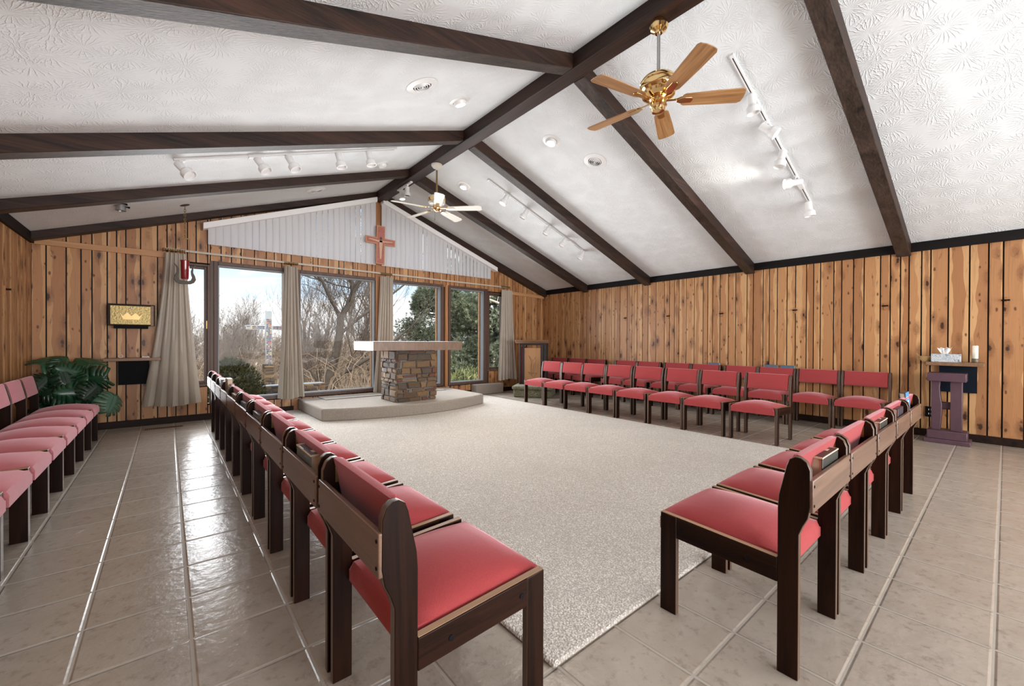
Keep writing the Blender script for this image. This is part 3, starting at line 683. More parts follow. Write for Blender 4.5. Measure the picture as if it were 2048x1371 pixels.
# ------------------------------------------------------------------ altar
alt = empty('altar', (2.90, 5.98, .187), 'stone altar with a thick pale wooden slab top on the platform', 'altar')
def stones(bm, lay, face, wid, hgt, z0, rng, dep=.03):
    z = z0
    while z < z0 + hgt - .02:
        rh = min(rng.uniform(.045, .115), z0 + hgt - z); u = -wid / 2 - .01
        if z0 + hgt - z - rh < .04: rh = z0 + hgt - z
        while u < wid / 2 - .01:
            sw = rng.uniform(.06, .25)
            if wid / 2 - u - sw < .06: sw = wid / 2 + .012 - u
            g = rng.uniform(.004, .009); u0, u1, za, zb = u + g, u + sw - g, z + g * .8, z + rh - g * .8
            c = rng.choice(((.16, .095, .05), (.20, .12, .062), (.13, .08, .045), (.25, .15, .07), (.11, .08, .058), (.29, .18, .085), (.18, .065, .035), (.095, .068, .048), (.14, .09, .055)))
            pr = dep * rng.uniform(.55, 1.1); j = lambda s=.012: rng.uniform(-s, s)
            base = [(u0 + j(), za + j(.008)), (u1 + j(), za + j(.008)), (u1 + j(), zb + j(.008)), (u0 + j(), zb + j(.008))]
            mid = []
            for (ax_, az), (bx_, bz) in zip(base, base[1:] + base[:1]): mid += [(ax_, az), ((ax_ + bx_) / 2 + j(.006), (az + bz) / 2 + j(.006))]
            cu, cz = (u0 + u1) / 2, (za + zb) / 2
            r0 = [bm.verts.new(face(p[0], p[1], -.03)) for p in mid]
            r1 = [bm.verts.new(face(p[0], p[1], pr * .55)) for p in mid]
            r2 = [bm.verts.new(face(cu + (p[0] - cu) * .86, cz + (p[1] - cz) * .80, pr + j(.004))) for p in mid]
            n = len(mid); fs = []
            for A, D in ((r0, r1), (r1, r2)): fs += [bm.faces.new((A[i], A[(i + 1) % n], D[(i + 1) % n], D[i])) for i in range(n)]
            fs.append(bm.faces.new(r2))
            for f in fs: f[lay] = (*c, 1); f.material_index = 1
            u += sw
        z += rh
bm = bmesh.new(); lay = colattr(bm); hx, hy = .315, .26
box(bm, -hx, hx, -hy, hy, 0, .765)
rng = random.Random(21)
stones(bm, lay, lambda u, z, d: Vector((u, -hy - d, z)), 2 * hx, .762, .0, rng)
stones(bm, lay, lambda u, z, d: Vector((-hx - d, u, z)), 2 * hy, .762, .0, rng)
stones(bm, lay, lambda u, z, d: Vector((hx + d, u, z)), 2 * hy, .762, .0, rng)
stones(bm, lay, lambda u, z, d: Vector((u, hy + d, z)), 2 * hx, .762, .0, rng)
finish('stone_base', bm, ['mortar', 'stone'], alt, smooth=30)
bm = bmesh.new(); box(bm, -.70, .76, -.345, .44, .765, .897); finish('table_slab', bm, 'slab', alt, bevel=.004)

# carved lectern on the green step
lm = gm @ Matrix.Translation((-.055, .34, .222))
am = bpy.data.objects.new('carved_lectern', None); C.objects.link(am); am.matrix_world = lm
tag(am, 'black-posted wooden lectern with a carved bird panel on the green step', 'lectern')
for x in (-.255, -.185, .185, .255):
    for y in (0, .30): finish('post', B(x - .017, x + .017, y - .017, y + .017, 0, .83), 'iron', am, bevel=.003)
finish('front_panel', B(-.165, .165, -.012, .012, .02, .735), 'panel', am, bevel=.003)
bm = bmesh.new(); k0 = [(-.30, 0 - .02), (.30, -.02)]
prism(bm, [(-.05, .83), (.34, .83), (.40, .895), (-.11, .895)], -.34, .34, 'x'); finish('top_board', bm, 'shelfwood', am, bevel=.006)
finish('front_rail', B(-.26, .26, -.015, .015, .79, .83), 'iron', am)
finish('floor_board', B(-.26, .26, .0, .30, .0, .015), 'iron', am)
finish('inner_cloth', B(-.245, -.195, .06, .24, .02, .76), 'redcloth', am)
bm = bmesh.new()     # carved rising bird: wings, body, tail in shallow relief
for ln in ([(-.01, .20), (-.03, .34), (-.02, .45), (-.075, .58)], [(-.075, .58), (-.03, .52), (.005, .47), (.03, .50), (.06, .55)], [(.06, .55), (.07, .45), (.045, .33), (.02, .24), (-.01, .20)], [(.0, .27), (.02, .36), (.055, .45)],
           [(-.09, .25), (-.04, .24), (.0, .155), (.03, .145)], [(.10, .235), (.05, .225), (.01, .20)], [(.10, .235), (.06, .19), (.03, .145)], [(-.06, .22), (-.01, .235), (.05, .235)], [(-.09, .25), (-.065, .215), (-.03, .195)], [(-.03, .30), (-.015, .40), (.0, .46)]):
    tube(bm, [(x, -.0125, z) for x, z in ln], .0035, .0025, 5)
finish('carved_bird', bm, 'shelfwood', am, smooth=60)

# ------------------------------------------------------------------ purple stand, shelf and what is on it (right wall)
st = empty('wooden_stand', (6.60, .42, 0), 'purple-stained wooden stand with two thick legs below the wall shelf', 'stand')
bm = bmesh.new(); box(bm, -.135, .135, -.19, .165, 0, .045); box(bm, -.12, .12, -.165, .14, .045, .135); finish('base', bm, 'purple', st, bevel=.006)
bm = bmesh.new(); prism(bm, [(.040, .135), (.112, .135), (.112, .675), (.040, .675), (.046, .60), (.040, .50), (.028, .42), (.030, .30)], -.05, .05, 'x'); finish('leg', bm, 'purple', st, bevel=.005)
bm = bmesh.new(); prism(bm, [(-.125, .135), (-.035, .135), (-.033, .30), (-.036, .46), (-.034, .675), (-.125, .675)], -.05, .05, 'x'); finish('leg', bm, 'purple', st, bevel=.005)
finish('top_block', B(-.125, .125, -.155, .14, .675, .765), 'purple', st, bevel=.005)
finish('peg', B(.0, .05, -.04, .04, .36, .44), 'purple', st, bevel=.01)
sh = empty('wall_shelf', (XR, .37, .84), 'brown wooden shelf with dark blue backing on the right wall above the purple stand', 'shelf')
finish('shelf_board', B(-.22, -.005, -.225, .215, .0, .04), 'shelfwood', sh, bevel=.004)
finish('backing_panel', B(-.05, -.004, -.17, .12, -.30, .0), 'darkbox', sh)
finish('backing_panel', B(-.012, -.004, .02, .21, .06, .075), 'black', sh)
# tissue box
def marble():
    m, t, b = material('marbled_card', .5); f = t.noise(t.obj(), 18, 5, .6, 2.5).outputs[0]
    t.set(b.inputs['Base Color'], t.ramp(f, [(.35, (.14, .22, .26)), (.5, (.62, .64, .66)), (.62, (.30, .34, .36)), (.7, (.75, .75, .76))])); return m
M['marble'] = marble()
tb = empty('tissue_box', (6.715, .43, .88), 'grey marbled tissue box with a white tissue pulled out', 'tissue box')
finish('carton', B(-.055, .055, -.115, .115, 0, .09), 'marble', tb, bevel=.003)
bm = bmesh.new(); rng = random.Random(4); g = []
for i in range(9):
    a = -1 + 2 * i / 8
    g.append([bm.verts.new((.02 * math.sin(i * 2.1) * t + .012 * math.sin(5 * t + i), a * (.025 + .035 * t) + .01, .088 + t * (.085 - .022 * abs(math.sin(i * 1.1))))) for t in (0, .35, .7, 1)])
for i in range(8):
    for j in range(3): bm.faces.new((g[i][j], g[i + 1][j], g[i + 1][j + 1], g[i][j + 1]))
finish('tissue', bm, 'tissue', tb, smooth=80)
bm = bmesh.new(); tube(bm, [(-.056, -.085 + .017 * math.cos(a * PI / 6), .022 + .009 * math.sin(a * PI / 6)) for a in range(12)], .0014, n=5, closed=True); finish('oval_mark', bm, 'iron', tb)
cd = empty('candle_holder', (6.75, .213, .88), 'clear glass cup of pebbles holding a thick ivory candle on the shelf', 'candle')
bm = bmesh.new(); lathe(bm, [(.030, 0), (.031, .11), (.029, .11), (.028, .004)], n=20, cap=False); finish('glass_cup', bm, 'glass', cd, smooth=40)
bm = bmesh.new(); lathe(bm, [(.0, .003), (.027, .003), (.0275, .045), (.0, .048)], n=18, cap=False); finish('pebble_fill', bm, 'pebble', cd)
bm = bmesh.new(); lathe(bm, [(0, .045), (.0235, .045), (.0235, .182), (.019, .186), (.008, .182), (0, .182)], n=18, cap=False); finish('candle', bm, 'candlewax', cd, smooth=40)
bm = bmesh.new(); tube(bm, [(0, 0, .18), (.001, 0, .193)], .0012); finish('wick', bm, 'black', cd)
bk = empty('wicker_basket', (6.74, .595, .88), 'small shallow wicker basket at the end of the shelf', 'basket')
bm = bmesh.new(); lathe(bm, [(0, 0), (.03, 0), (.045, .03), (.05, .058), (.046, .058), (.04, .03), (.025, .006), (0, .006)], n=20, cap=False); finish('bowl', bm, 'wicker', bk, smooth=50)
bm = bmesh.new()
for zz, rr in ((.012, .037), (.024, .043), (.036, .047), (.048, .0495), (.058, .050)): tube(bm, [(rr * math.cos(a * PI / 10), rr * math.sin(a * PI / 10), zz) for a in range(20)], .0035, n=5, closed=True)
tube(bm, [(0, .045, .055), (-.005, .062, .075), (-.01, .075, .09)], .003); finish('woven_rim', bm, 'wicker', bk, smooth=60)
ol = empty('power_outlet', (XR, .565, .29), 'black wall outlet plate with white sockets beside the purple stand', 'outlet')
finish('plate', B(-.008, .0, -.04, .04, -.06, .06), 'black', ol, bevel=.002)
for z in (-.024, .024):
    for y in (-.010, .010): finish('socket', B(-.0095, -.008, y - .003, y + .003, z - .009, z + .009), 'white', ol)

# small wooden pegs in the shape of brackets along the walls
for k, y in enumerate((4.761, 3.867, 2.946, 1.93, .966, .004)):
    o = empty('wall_bracket', (XR, y, 1.55), '%s small brown wooden wall bracket from the window corner on the long plank wall' % ORD[k], 'bracket', group='small brackets on the plank wall')
    finish('upright', B(-.012, .002, -.011, .011, -.05, .035), 'post', o, bevel=.002); finish('peg', B(-.045, -.012, -.009, .009, -.01, .008), 'chairwood', o, bevel=.002); finish('crosspiece', B(-.014, -.0, -.03, .03, -.006, .01), 'chairwood', o, bevel=.002)
o = empty('wall_bracket', (XL, 6.06, 1.57), 'small brown wooden bracket on the left wall near the corner', 'bracket')
finish('upright', B(-.002, .012, -.011, .011, -.06, .035), 'post', o, bevel=.002); finish('peg', B(.012, .045, -.009, .009, -.01, .008), 'chairwood', o, bevel=.002)

# ------------------------------------------------------------------ left corner: tabernacle, shelf, plant, vent, lamp
tb = empty('tabernacle', (-.335, YW - .01, 1.27), 'wall tabernacle box with hammered gold door and crown emblem', 'tabernacle')
finish('case', B(-.215, .215, -.155, 0, .0, .262), 'base', tb, bevel=.004)
dr = finish('door', B(-.190, .178, -.168, -.155, .012, .240), 'goldhammer', tb, bevel=.003)
finish('frame_strip', B(.178, .205, -.165, -.155, .0, .25), 'shelfwood', tb)
finish('plinth', B(-.16, .15, -.14, 0, -.035, 0), 'black', tb)
bm = bmesh.new(); prism(bm, [(-.075, .070), (.072, .070), (.112, .168), (.075, .115), (.036, .160), (.0, .118), (-.036, .165), (-.076, .118), (-.116, .175)], -.176, -.168, 'y'); finish('crown_emblem', bm, 'gold', dr, bevel=.002)
bm = bmesh.new(); lathe(bm, [(.011, 0), (.011, .006), (.005, .008)], Matrix.Translation((-.004, -.168, .215)) @ Matrix.Rotation(PI / 2, 4, 'X'), 14); finish('lock', bm, 'steel', dr)
sh2 = empty('wall_shelf', (-.30, YW - .01, .835), 'brown wooden wall shelf with black panel beneath, left of the gathered curtain', 'shelf')
finish('shelf_board', B(-.287, .24, -.19, 0, 0, .036), 'shelfwood', sh2, bevel=.004)
finish('backing_panel', B(-.165, .125, -.03, 0, -.30, 0), 'black', sh2)
o = empty('napkin_ring', (-.435, 6.93, .872 + .022), 'small white ring standing on the shelf below the tabernacle', 'ring')
bm = bmesh.new(); tube(bm, [(.019 * math.cos(a * PI / 9), 0, .0165 * math.sin(a * PI / 9)) for a in range(18)], .0045, n=6, closed=True); finish('ring', bm, 'white', o, smooth=60)
o = empty('folded_cloth', (-.205, 6.93, .872), 'small crumpled white cloth on the shelf beside the curtain', 'cloth')
bm = bmesh.new(); rng = random.Random(2); g = []
for i in range(9): g.append([bm.verts.new((-.04 + .01 * i, -.02 + .01 * j, (.002 if i in (0, 8) or j in (0, 4) else rng.uniform(.006, .022)))) for j in range(5)])
for i in range(8):
    for j in range(4): bm.faces.new((g[i][j], g[i + 1][j], g[i + 1][j + 1], g[i][j + 1]))
finish('cloth', bm, 'tissue', o, smooth=70)
o = empty('floor_vent', (-.03, 6.70, 0), 'brown metal floor register by the baseboard under the tabernacle', 'vent')
finish('frame', B(-.19, .19, -.045, .045, 0, .006), 'shelfwood', o, bevel=.002)
for i in range(22): finish('slat', B(-.175 + i * .0163, -.167 + i * .0163, -.033, .033, .006, .0085), 'black', o)

def monstera(bm, mx, L, W, droop):
    """split leaf: heart outline cut into lobes both sides of the midrib, every lobe two strips wide, thickened"""
    N = 7
    def P(t, s, q):   # t along midrib, s side reach 0..1, q sign
        x = q * s * W * (math.sin(PI * min(1, (t * .86 + .14))) ** .62)
        y = L * (t - .28 * s * (1 - t * .3) + (.25 * s if t > .5 else .05 * s))
        return mx @ Vector((x, y, -droop * s * s - .35 * droop * t * t + .012 * math.sin(9 * t) * s))
    for q in (-1, 1):
        for i in range(N):
            t0, t1 = i / N, (i + 1) / N; gp = .17 / N
            cut = (0, .2, .4, .6, .78, .92, 1.0)
            for z in range(6):
                s0, s1 = cut[z], cut[z + 1]
                def tt(t, s, e): return t + e * gp * max(0, (s - .25)) * 1.6
                a = [P(tt(t0, s0, 1), s0, q), P(tt(t0, s1, 1), s1, q), P(tt(t1, s1, -1), s1, q), P(tt(t1, s0, -1), s0, q)]
                if z == 5: m = (a[1] + a[2]) / 2; a[1] = a[1].lerp(m, .4); a[2] = a[2].lerp(m, .4)
                bm.faces.new([bm.verts.new(p) for p in (a if q > 0 else a[::-1])])
    bmesh.ops.remove_doubles(bm, verts=bm.verts[:], dist=2e-4)
pl = empty('monstera_plant', (-.80, 6.62, 0), 'leafy green split-leaf monstera in the corner behind the pink chairs', 'plant')
bm = bmesh.new(); lathe(bm, [(0, 0), (.11, 0), (.14, .24), (.15, .25), (.15, .27), (.13, .27), (.12, .23), (0, .23)], n=20, cap=False); finish('pot', bm, 'terracotta', pl, smooth=40)
rng = random.Random(7)
LV = [(-.24, -.02, .83, 150, .26), (.16, .02, .80, 40, .25), (.27, -.12, .66, -20, .24), (.22, -.14, .58, -50, .22), (.34, -.10, .47, -75, .25), (-.08, -.18, .42, 200, .19), (.04, -.18, .43, 170, .18), (-.17, -.10, .66, 120, .24), (-.02, -.14, .60, 80, .22), (.05, -.05, .71, 20, .20),
      (-.21, -.14, .52, 160, .22), (.10, -.18, .54, -10, .22), (-.27, -.08, .40, 220, .22), (-.05, -.05, .76, 100, .18), (.16, -.16, .45, -60, .2), (-.12, -.16, .50, 180, .24), (.02, -.12, .52, 60, .24), (.24, .04, .72, -10, .2), (-.25, -.16, .58, 140, .2)]
for i, (x, y, z, yaw, sz) in enumerate(LV):
    bm = bmesh.new(); tube(bm, [(rng.uniform(-.03, .03), rng.uniform(-.03, .03), .24), (x * .35, y * .35, z * .7 + .08), (x * .8, y * .8, z + .02), (x, y, z)], .006, .004, 5)
    sm = finish('stem', bm, 'stem', pl, smooth=60)
    a = math.radians(-yaw + 90); mx = Matrix.Translation((x, y, z)) @ Matrix.Rotation(math.radians(rng.uniform(-60, 50)), 4, 'Z') @ Matrix.Rotation(math.radians(68 + rng.uniform(-34, 24)), 4, 'X') @ Matrix.Rotation(math.radians(90 - yaw) * .9, 4, 'Z') @ Matrix.Rotation(rng.uniform(-.4, .4), 4, 'Y')
    bm = bmesh.new(); monstera(bm, mx, sz, sz * .62, sz * .28); tube(bm, [mx @ Vector((0, sz * q, -.35 * sz * .28 * q * q + .002)) for q in (0, .3, .6, .95)], .0035, .0015, 5); lf = finish('leaf', bm, 'leafpale' if i in (4, 5, 6) else 'leaf', pl, smooth=70, recalc=False)
    so = lf.modifiers.new('thick', 'SOLIDIFY'); so.thickness = .0015
# leaves point up by default; yaw above turns them in their own plane

la = empty('sanctuary_lamp', (.169, 6.469, 2.745), 'red glass sanctuary lamp in a pewter bracket hanging by a chain', 'lamp')
bm = bmesh.new(); lathe(bm, [(0, .016), (.022, .014), (.05, .004), (.05, 0), (0, -.004)], n=20, cap=False); e = finish('ceiling_plate', bm, 'iron', la, smooth=40); e.rotation_euler = (0, -math.atan(.347), 0)
bm = bmesh.new(); z = -.02
for i in range(13):
    r, hh = .009, .021
    pts = [((r * math.cos(a * PI / 5)) if i % 2 else 0, 0 if i % 2 else r * math.cos(a * PI / 5), z - .014 + hh * math.sin(a * PI / 5)) for a in range(10)]
    tube(bm, pts, .0028, n=5, closed=True); z -= .0288
finish('chain', bm, 'oldbrass', la, smooth=60)
finish('crossbar', B(-.05, .05, -.006, .006, -.412, -.398), 'oldbrass', la, bevel=.003)
bm = bmesh.new(); tube(bm, [(-.046, 0, -.40), (-.040, 0, -.68)], .0018); tube(bm, [(.046, 0, -.40), (.040, 0, -.68)], .0018); finish('hanger_wire', bm, 'iron', la)
bm = bmesh.new(); lathe(bm, [(0, -.905), (.034, -.905), (.041, -.89), (.043, -.70), (.048, -.675), (.045, -.675), (.040, -.70), (0, -.74)], n=24, cap=False); finish('red_glass', bm, 'redglass', la, smooth=40)
bm = bmesh.new(); outl = [(.0, -.965), (.05, -.965), (.088, -.945), (.108, -.905), (.098, -.86), (.080, -.82), (.082, -.77), (.105, -.715), (.070, -.755), (.056, -.80), (.058, -.84), (.068, -.88), (.055, -.915), (.03, -.925), (.0, -.925)]
prism(bm, outl + [(-x, z) for x, z in outl[::-1][1:-1]], -.012, .012, 'y'); finish('horned_bracket', bm, 'silver', la, bevel=.003)

sp = empty('spot_can', (-.385, 6.153, zc(-.385)), 'stubby grey spotlight can fixed under the ceiling above the tabernacle', 'spotlight')
bm = bmesh.new(); lathe(bm, [(0, .0), (.052, 0), (.052, -.02), (.043, -.026), (.046, -.085), (.040, -.085), (.036, -.03), (0, -.03)], Matrix.Translation((0, 0, .02)), 22, False); finish('can', bm, 'steel', sp, smooth=35)
bm = bmesh.new(); lathe(bm, [(0, .0), (.055, 0), (.055, -.022), (0, -.022)], Matrix.Translation((0, 0, .022)), 22, False); finish('mount', bm, 'black', sp)
bm = bmesh.new(); tube(bm, [(.04, 0, -.02), (.065, -.01, -.018)], .006); lathe(bm, [(0, -.01), (.01, -.01), (.01, .006), (0, .008)], Matrix.Translation((.066, -.01, -.018)), 10, False); finish('thumb_screw', bm, 'black', sp)

# ------------------------------------------------------------------ curtains and rod
def curtain(x0t, x1t, x0b, x1b, zt, zb, folds, label, seed, skew=0.0):
    rng = random.Random(seed); bm = bmesh.new(); nu, nv = folds * 8, 26; g = []; ph = [rng.uniform(.7, 1.3) for _ in range(folds + 1)]; cx = (x0t + x1t) / 2
    for side in (0, 1):
        G = []
        for i in range(nu + 1):
            u = i / nu; col = []
            for j in range(nv + 1):
                v = j / nv; e = v ** 1.35
                x = (x0t + (x1t - x0t) * u) * (1 - e) + (x0b + (x1b - x0b) * u) * e
                k = u * folds * 2 * PI; am = (.016 + .026 * v) * ph[int(u * folds)]
                y = YW - .115 + am * math.cos(k + .5 * math.sin(3 * v + seed)) + .010 * math.sin(u * 9 + v * 4 + seed)
                x += .012 * v * math.sin(2 * k + v * 2)
                z = zt + (zb - zt) * v + .012 * v * math.sin(u * 7 + seed)
                col.append(bm.verts.new((x - cx, y + side * .004, z)))
            G.append(col)
        g.append(G)
        for i in range(nu):
            for j in range(nv):
                q = (G[i][j], G[i + 1][j], G[i + 1][j + 1], G[i][j + 1]); bm.faces.new(q if side else q[::-1])
    o = finish('drape', bm, 'curtain', None, smooth=75, recalc=False)
    r = empty('curtain', (cx, 0, 0), label, 'curtain'); o.parent = r
    return r
curtain(-.02, .195, -.26, .345, 2.225, .243, 5, 'beige curtain flaring out below the red lamp at the left end', 1)
curtain(1.352, 1.535, 1.262, 1.632, 2.212, .215, 5, 'beige curtain gathered between the cross window and the bare tree window', 2)
curtain(2.835, 3.065, 2.72, 3.10, 2.208, .212, 6, 'beige curtain gathered behind the stone altar', 3)
curtain(5.515, 5.815, 5.44, 5.94, 2.195, .262, 6, 'beige curtain at the right end beside the carved lectern', 4)
rd = empty('curtain_rod', (2.84, YW - .12, 2.255), 'long cream double curtain rod with bronze rings over the windows', 'curtain rod')
bm = bmesh.new(); tube(bm, [(-2.86, 0, .008), (2.83, 0, -.008)], .0085, n=8); tube(bm, [(-2.86, .03, .026), (2.83, .03, .010)], .006, n=8); finish('rod', bm, 'offwhite', rd, smooth=60)
for xa, xb in ((-2.88, -2.66), (-1.49, -1.30), (0.0, .20), (2.66, 2.90)):
    bm = bmesh.new(); x = xa
    while x < xb: tube(bm, [(x + .004 * (a % 2), .0 + .019 * math.cos(a * PI / 6), -.002 + .019 * math.sin(a * PI / 6)) for a in range(12)], .004, n=5, closed=True); x += .024
    tube(bm, [(xa, 0, .006), (xb, 0, .006)], .012, n=8); finish('ring_cluster', bm, 'oldbrass', rd, smooth=60)
bm = bmesh.new()
for x in (-2.8, -1.42, .05, 2.78): box(bm, x - .008, x + .008, 0, .118, -.006, .006)
finish('bracket', bm, 'oldbrass', rd)

# ------------------------------------------------------------------ painted cross on the central post (plain generic design)
cr = empty('painted_cross', (2.795, YW - .19, 2.40), 'painted terracotta wooden cross hung between the two vertical blinds', 'cross'); cr.rotation_euler = (0, math.radians(1.2), 0)
def crossol(d):
    h = [(.075 - d, d), (.075 - d, .335 + d), (.258 - d, .335 + d), (.258 - d, .450 - d), (.075 - d, .450 - d), (.075 - d, .655 - d)]
    return h + [(-x, z) for x, z in h[::-1]]
bm = bmesh.new(); prism(bm, crossol(0), -.012, .012, 'y'); finish('board', bm, plain('cross_border', (.50, .24, .13), .5, .12), cr, bevel=.002)
bm = bmesh.new(); prism(bm, crossol(.018), -.0145, -.011, 'y'); finish('red_field', bm, plain('cross_field', (.40, .13, .10), .5, .45, 40), cr)
bm = bmesh.new(); lay = colattr(bm)
def figure(pts, c, y=-.018):
    fs = prism(bm, pts, y, -.0145, 'y')
    for f in fs: f[lay] = (*c, 1)
skin = (.62, .42, .28)
figure([(-.024, .40), (.024, .40), (.028, .34), (.020, .24), (.014, .09), (-.014, .09), (-.020, .24), (-.028, .34)], skin)
figure([(-.205, .398), (-.03, .372), (.03, .372), (.205, .398), (.205, .412), (.03, .402), (-.03, .402), (-.205, .412)], skin)
figure([(.021 * math.cos(a * PI / 7), .437 + .026 * math.sin(a * PI / 7)) for a in range(14)], (.10, .045, .03), -.0185)
finish('pale_figure', bm, 'paint', cr)

# ------------------------------------------------------------------ ceiling fixtures
def slope_m(x, y):      # local +z points out of the ceiling plane downwards into the room
    s = 1 if x > XM else -1
    n = Vector((-.347 * s, 0, -1)).normalized(); up = Vector((0, 1, 0)); a = up.cross(n)
    m = Matrix((a, up, n)).transposed().to_4x4(); m.translation = (x, y, zc(x)); return m
def ceil_item(name, x, y, label, cat, group=None):
    o = bpy.data.objects.new(name, None); C.objects.link(o); o.matrix_world = slope_m(x, y); return tag(o, label, cat, group)
for x, y, lab in ((3.98, 3.207, 'round white ceiling vent right of the ridge beam'), (1.666, 3.20, 'round white ceiling vent left of the ridge beam, beside a lit downlight'), (1.65, 6.40, 'round white ceiling vent above the window wall')):
    o = ceil_item('ceiling_vent', x, y, lab, 'vent', 'round ceiling vents')
    bm = bmesh.new(); lathe(bm, [(.135, 0), (.135, .006), (.085, .016), (.080, .010), (.080, 0)], n=36, cap=False); finish('rim', bm, 'white', o, smooth=35)
    bm = bmesh.new(); lathe(bm, [(0, .001), (.081, .001)], n=36, cap=False); finish('throat', bm, 'black', o)
    for r in (.066, .046, .026): 
        bm = bmesh.new(); lathe(bm, [(r + .007, .003), (r, .018), (r - .004, .018), (r + .002, .003)], n=36, cap=False); finish('louver_ring', bm, 'white', o, smooth=35)
    bm = bmesh.new(); lathe(bm, [(.012, .004), (.010, .02), (0, .021)], n=18, cap=False); finish('centre_cap', bm, 'white', o, smooth=35)
for x, y, lab, lit in ((3.478, 3.449, 'lit recessed downlight right of the ridge beam, near the brass fan', 1), (2.21, 3.465, 'lit recessed downlight left of the ridge beam, beside a round vent', 1), (3.468, 5.303, 'recessed downlight beside the white ceiling fan', 1), (2.207, 5.367, 'recessed downlight at the end of the left track', 0)):
    o = ceil_item('downlight', x, y, lab, 'downlight', 'recessed downlights')
    bm = bmesh.new(); lathe(bm, [(.105, 0), (.105, .004), (.072, .012), (.066, .008), (.060, -.03)], n=32, cap=False); finish('trim_ring', bm, 'white', o, smooth=35)
    bm = bmesh.new(); lathe(bm, [(.062, -.03), (.062, .02), (.050, .040)], n=28, cap=False); finish('eyeball', bm, 'white', o, smooth=35)
    bm = bmesh.new(); lathe(bm, [(0, .038), (.050, .038)], n=28, cap=False); finish('lens', bm, 'bulb' if lit else 'shadewhite', o)
    if lit: light('downlight_glow', 'SPOT', o.matrix_world @ Vector((0, 0, .06)), 40, (1, .90, .78), aim=o.matrix_world @ Vector((0, 0, .06)) + Vector((0, 0, -1)), spot_size=2.0, spot_blend=.8, shadow_soft_size=.05)

def track(name, y, xa, xb, heads, feed, label, lit):
    s = 1 if xa > XM else -1; xc = (xa + xb) / 2; o = ceil_item('track_light', xc, y, label, 'track light'); inv = o.matrix_world.inverted()
    L = abs(xb - xa) / 2 * math.sqrt(1 + .347 ** 2)
    finish('rail', B(-L, L, -.017, .017, 0, .020), 'white', o, bevel=.003); finish('slot', B(-L + .03, L - .03, -.004, .004, .0195, .0205), 'iron', o)
    lf = (inv @ Vector((feed, y, zc(feed)))).x; finish('power_feed', B(lf - .06, lf + .06, -.024, .024, .0, .030), 'white', o, bevel=.003)
    for i, (hx, dv, on) in enumerate(heads):
        p = inv @ Vector((hx, y, zc(hx))); p.y = 0; d_w = Vector(dv).normalized(); dl = (inv.to_3x3() @ d_w).normalized()
        dn = (inv.to_3x3() @ Vector((0, 0, -1))).normalized()
        c = p + Vector((0, 0, .02)) + dn * .065
        bm = bmesh.new(); box(bm, p.x - .022, p.x + .022, -.012, .012, .02, .032); tube(bm, [p + Vector((0, 0, .03)), c + dn * .0], .006)
        hd = finish('lamp_head', bm, 'white', o)
        q = dl.to_track_quat('Z', 'Y').to_matrix().to_4x4(); q.translation = c
        bm = bmesh.new(); lathe(bm, [(0, -.062), (.028, -.062), (.034, -.056), (.034, .02), (.036, .034), (.054, .052), (.056, .058), (.056, .105), (.051, .105), (.050, .06), (.03, .04)], q, 26, False)
        finish('shade', bm, 'white', hd, smooth=40)
        bm = bmesh.new(); lathe(bm, [(0, .085), (.050, .085)], q, 24, False); finish('bulb', bm, 'bulb' if on else 'shadewhite', hd)
        if on:
            wp = o.matrix_world @ (c + dl * .12); light('track_glow', 'SPOT', wp, 18, (1, .93, .84), aim=wp + d_w, spot_size=1.5, spot_blend=.7, shadow_soft_size=.045)
    return o
rr = Vector((.767, -.641, 0)); ff = Vector((.641, .767, 0)); dn = Vector((0, 0, -1))
track('t', 1.445, 3.52, 5.63, [(3.948, dn * 1 + rr * .15, 0), (4.296, rr * .75 - ff * .45 + dn * .75, 1), (4.71, dn - rr * .25, 0), (5.136, -rr * 1 + ff * .25 + dn * .12, 1), (5.607, dn + rr * .12, 0)], 5.30, 'white five-lamp ceiling track on the right beside the brass fan', 1)
track('t', 4.80, 3.548, 5.635, [(h, -rr * .55 + dn - ff * .15, 1 if i in (0,) else 0) for i, h in enumerate((3.887, 4.282, 4.774, 5.156, 5.62))], 5.35, 'white five-lamp ceiling track over the right-hand chair rows', 1)
track('t', 4.75, .041, 2.13, [(.098, rr * .9 + dn * .9, 0), (.703, rr * .75 + dn, 0), (.975, rr * .6 + dn, 0), (1.459, rr * .3 + dn, 0), (1.797, rr * .25 + dn, 0)], .66, 'white five-lamp ceiling track on the left slope', 0)
rs = empty('ridge_spot', (2.84, 6.02, 3.51), 'pair of small white spotlights under the far end of the ridge beam', 'spotlight')
finish('rail', B(-.02, .02, -.24, .24, -.022, 0), 'white', rs, bevel=.003)
for yy, d_ in ((.10, dn + rr * .1), (-.09, dn * 1 - ff * .05)):
    bm = bmesh.new(); box(bm, -.015, .015, yy - .02, yy + .02, -.035, -.02); tube(bm, [(0, yy, -.03), (0, yy, -.09)], .006); hd = finish('lamp_head', bm, 'white', rs)
    q = d_.normalized().to_track_quat('Z', 'Y').to_matrix().to_4x4(); q.translation = (0, yy, -.10)
    bm = bmesh.new(); lathe(bm, [(0, -.05), (.034, -.05), (.036, -.04), (.036, .03), (.048, .045), (.048, .09), (.044, .09), (.04, .05)], q, 22, False); finish('shade', bm, 'white', hd, smooth=40)
    bm = bmesh.new(); lathe(bm, [(0, .075), (.044, .075)], q, 20, False); finish('bulb', bm, 'bulb' if yy > 0 else 'iron', hd)

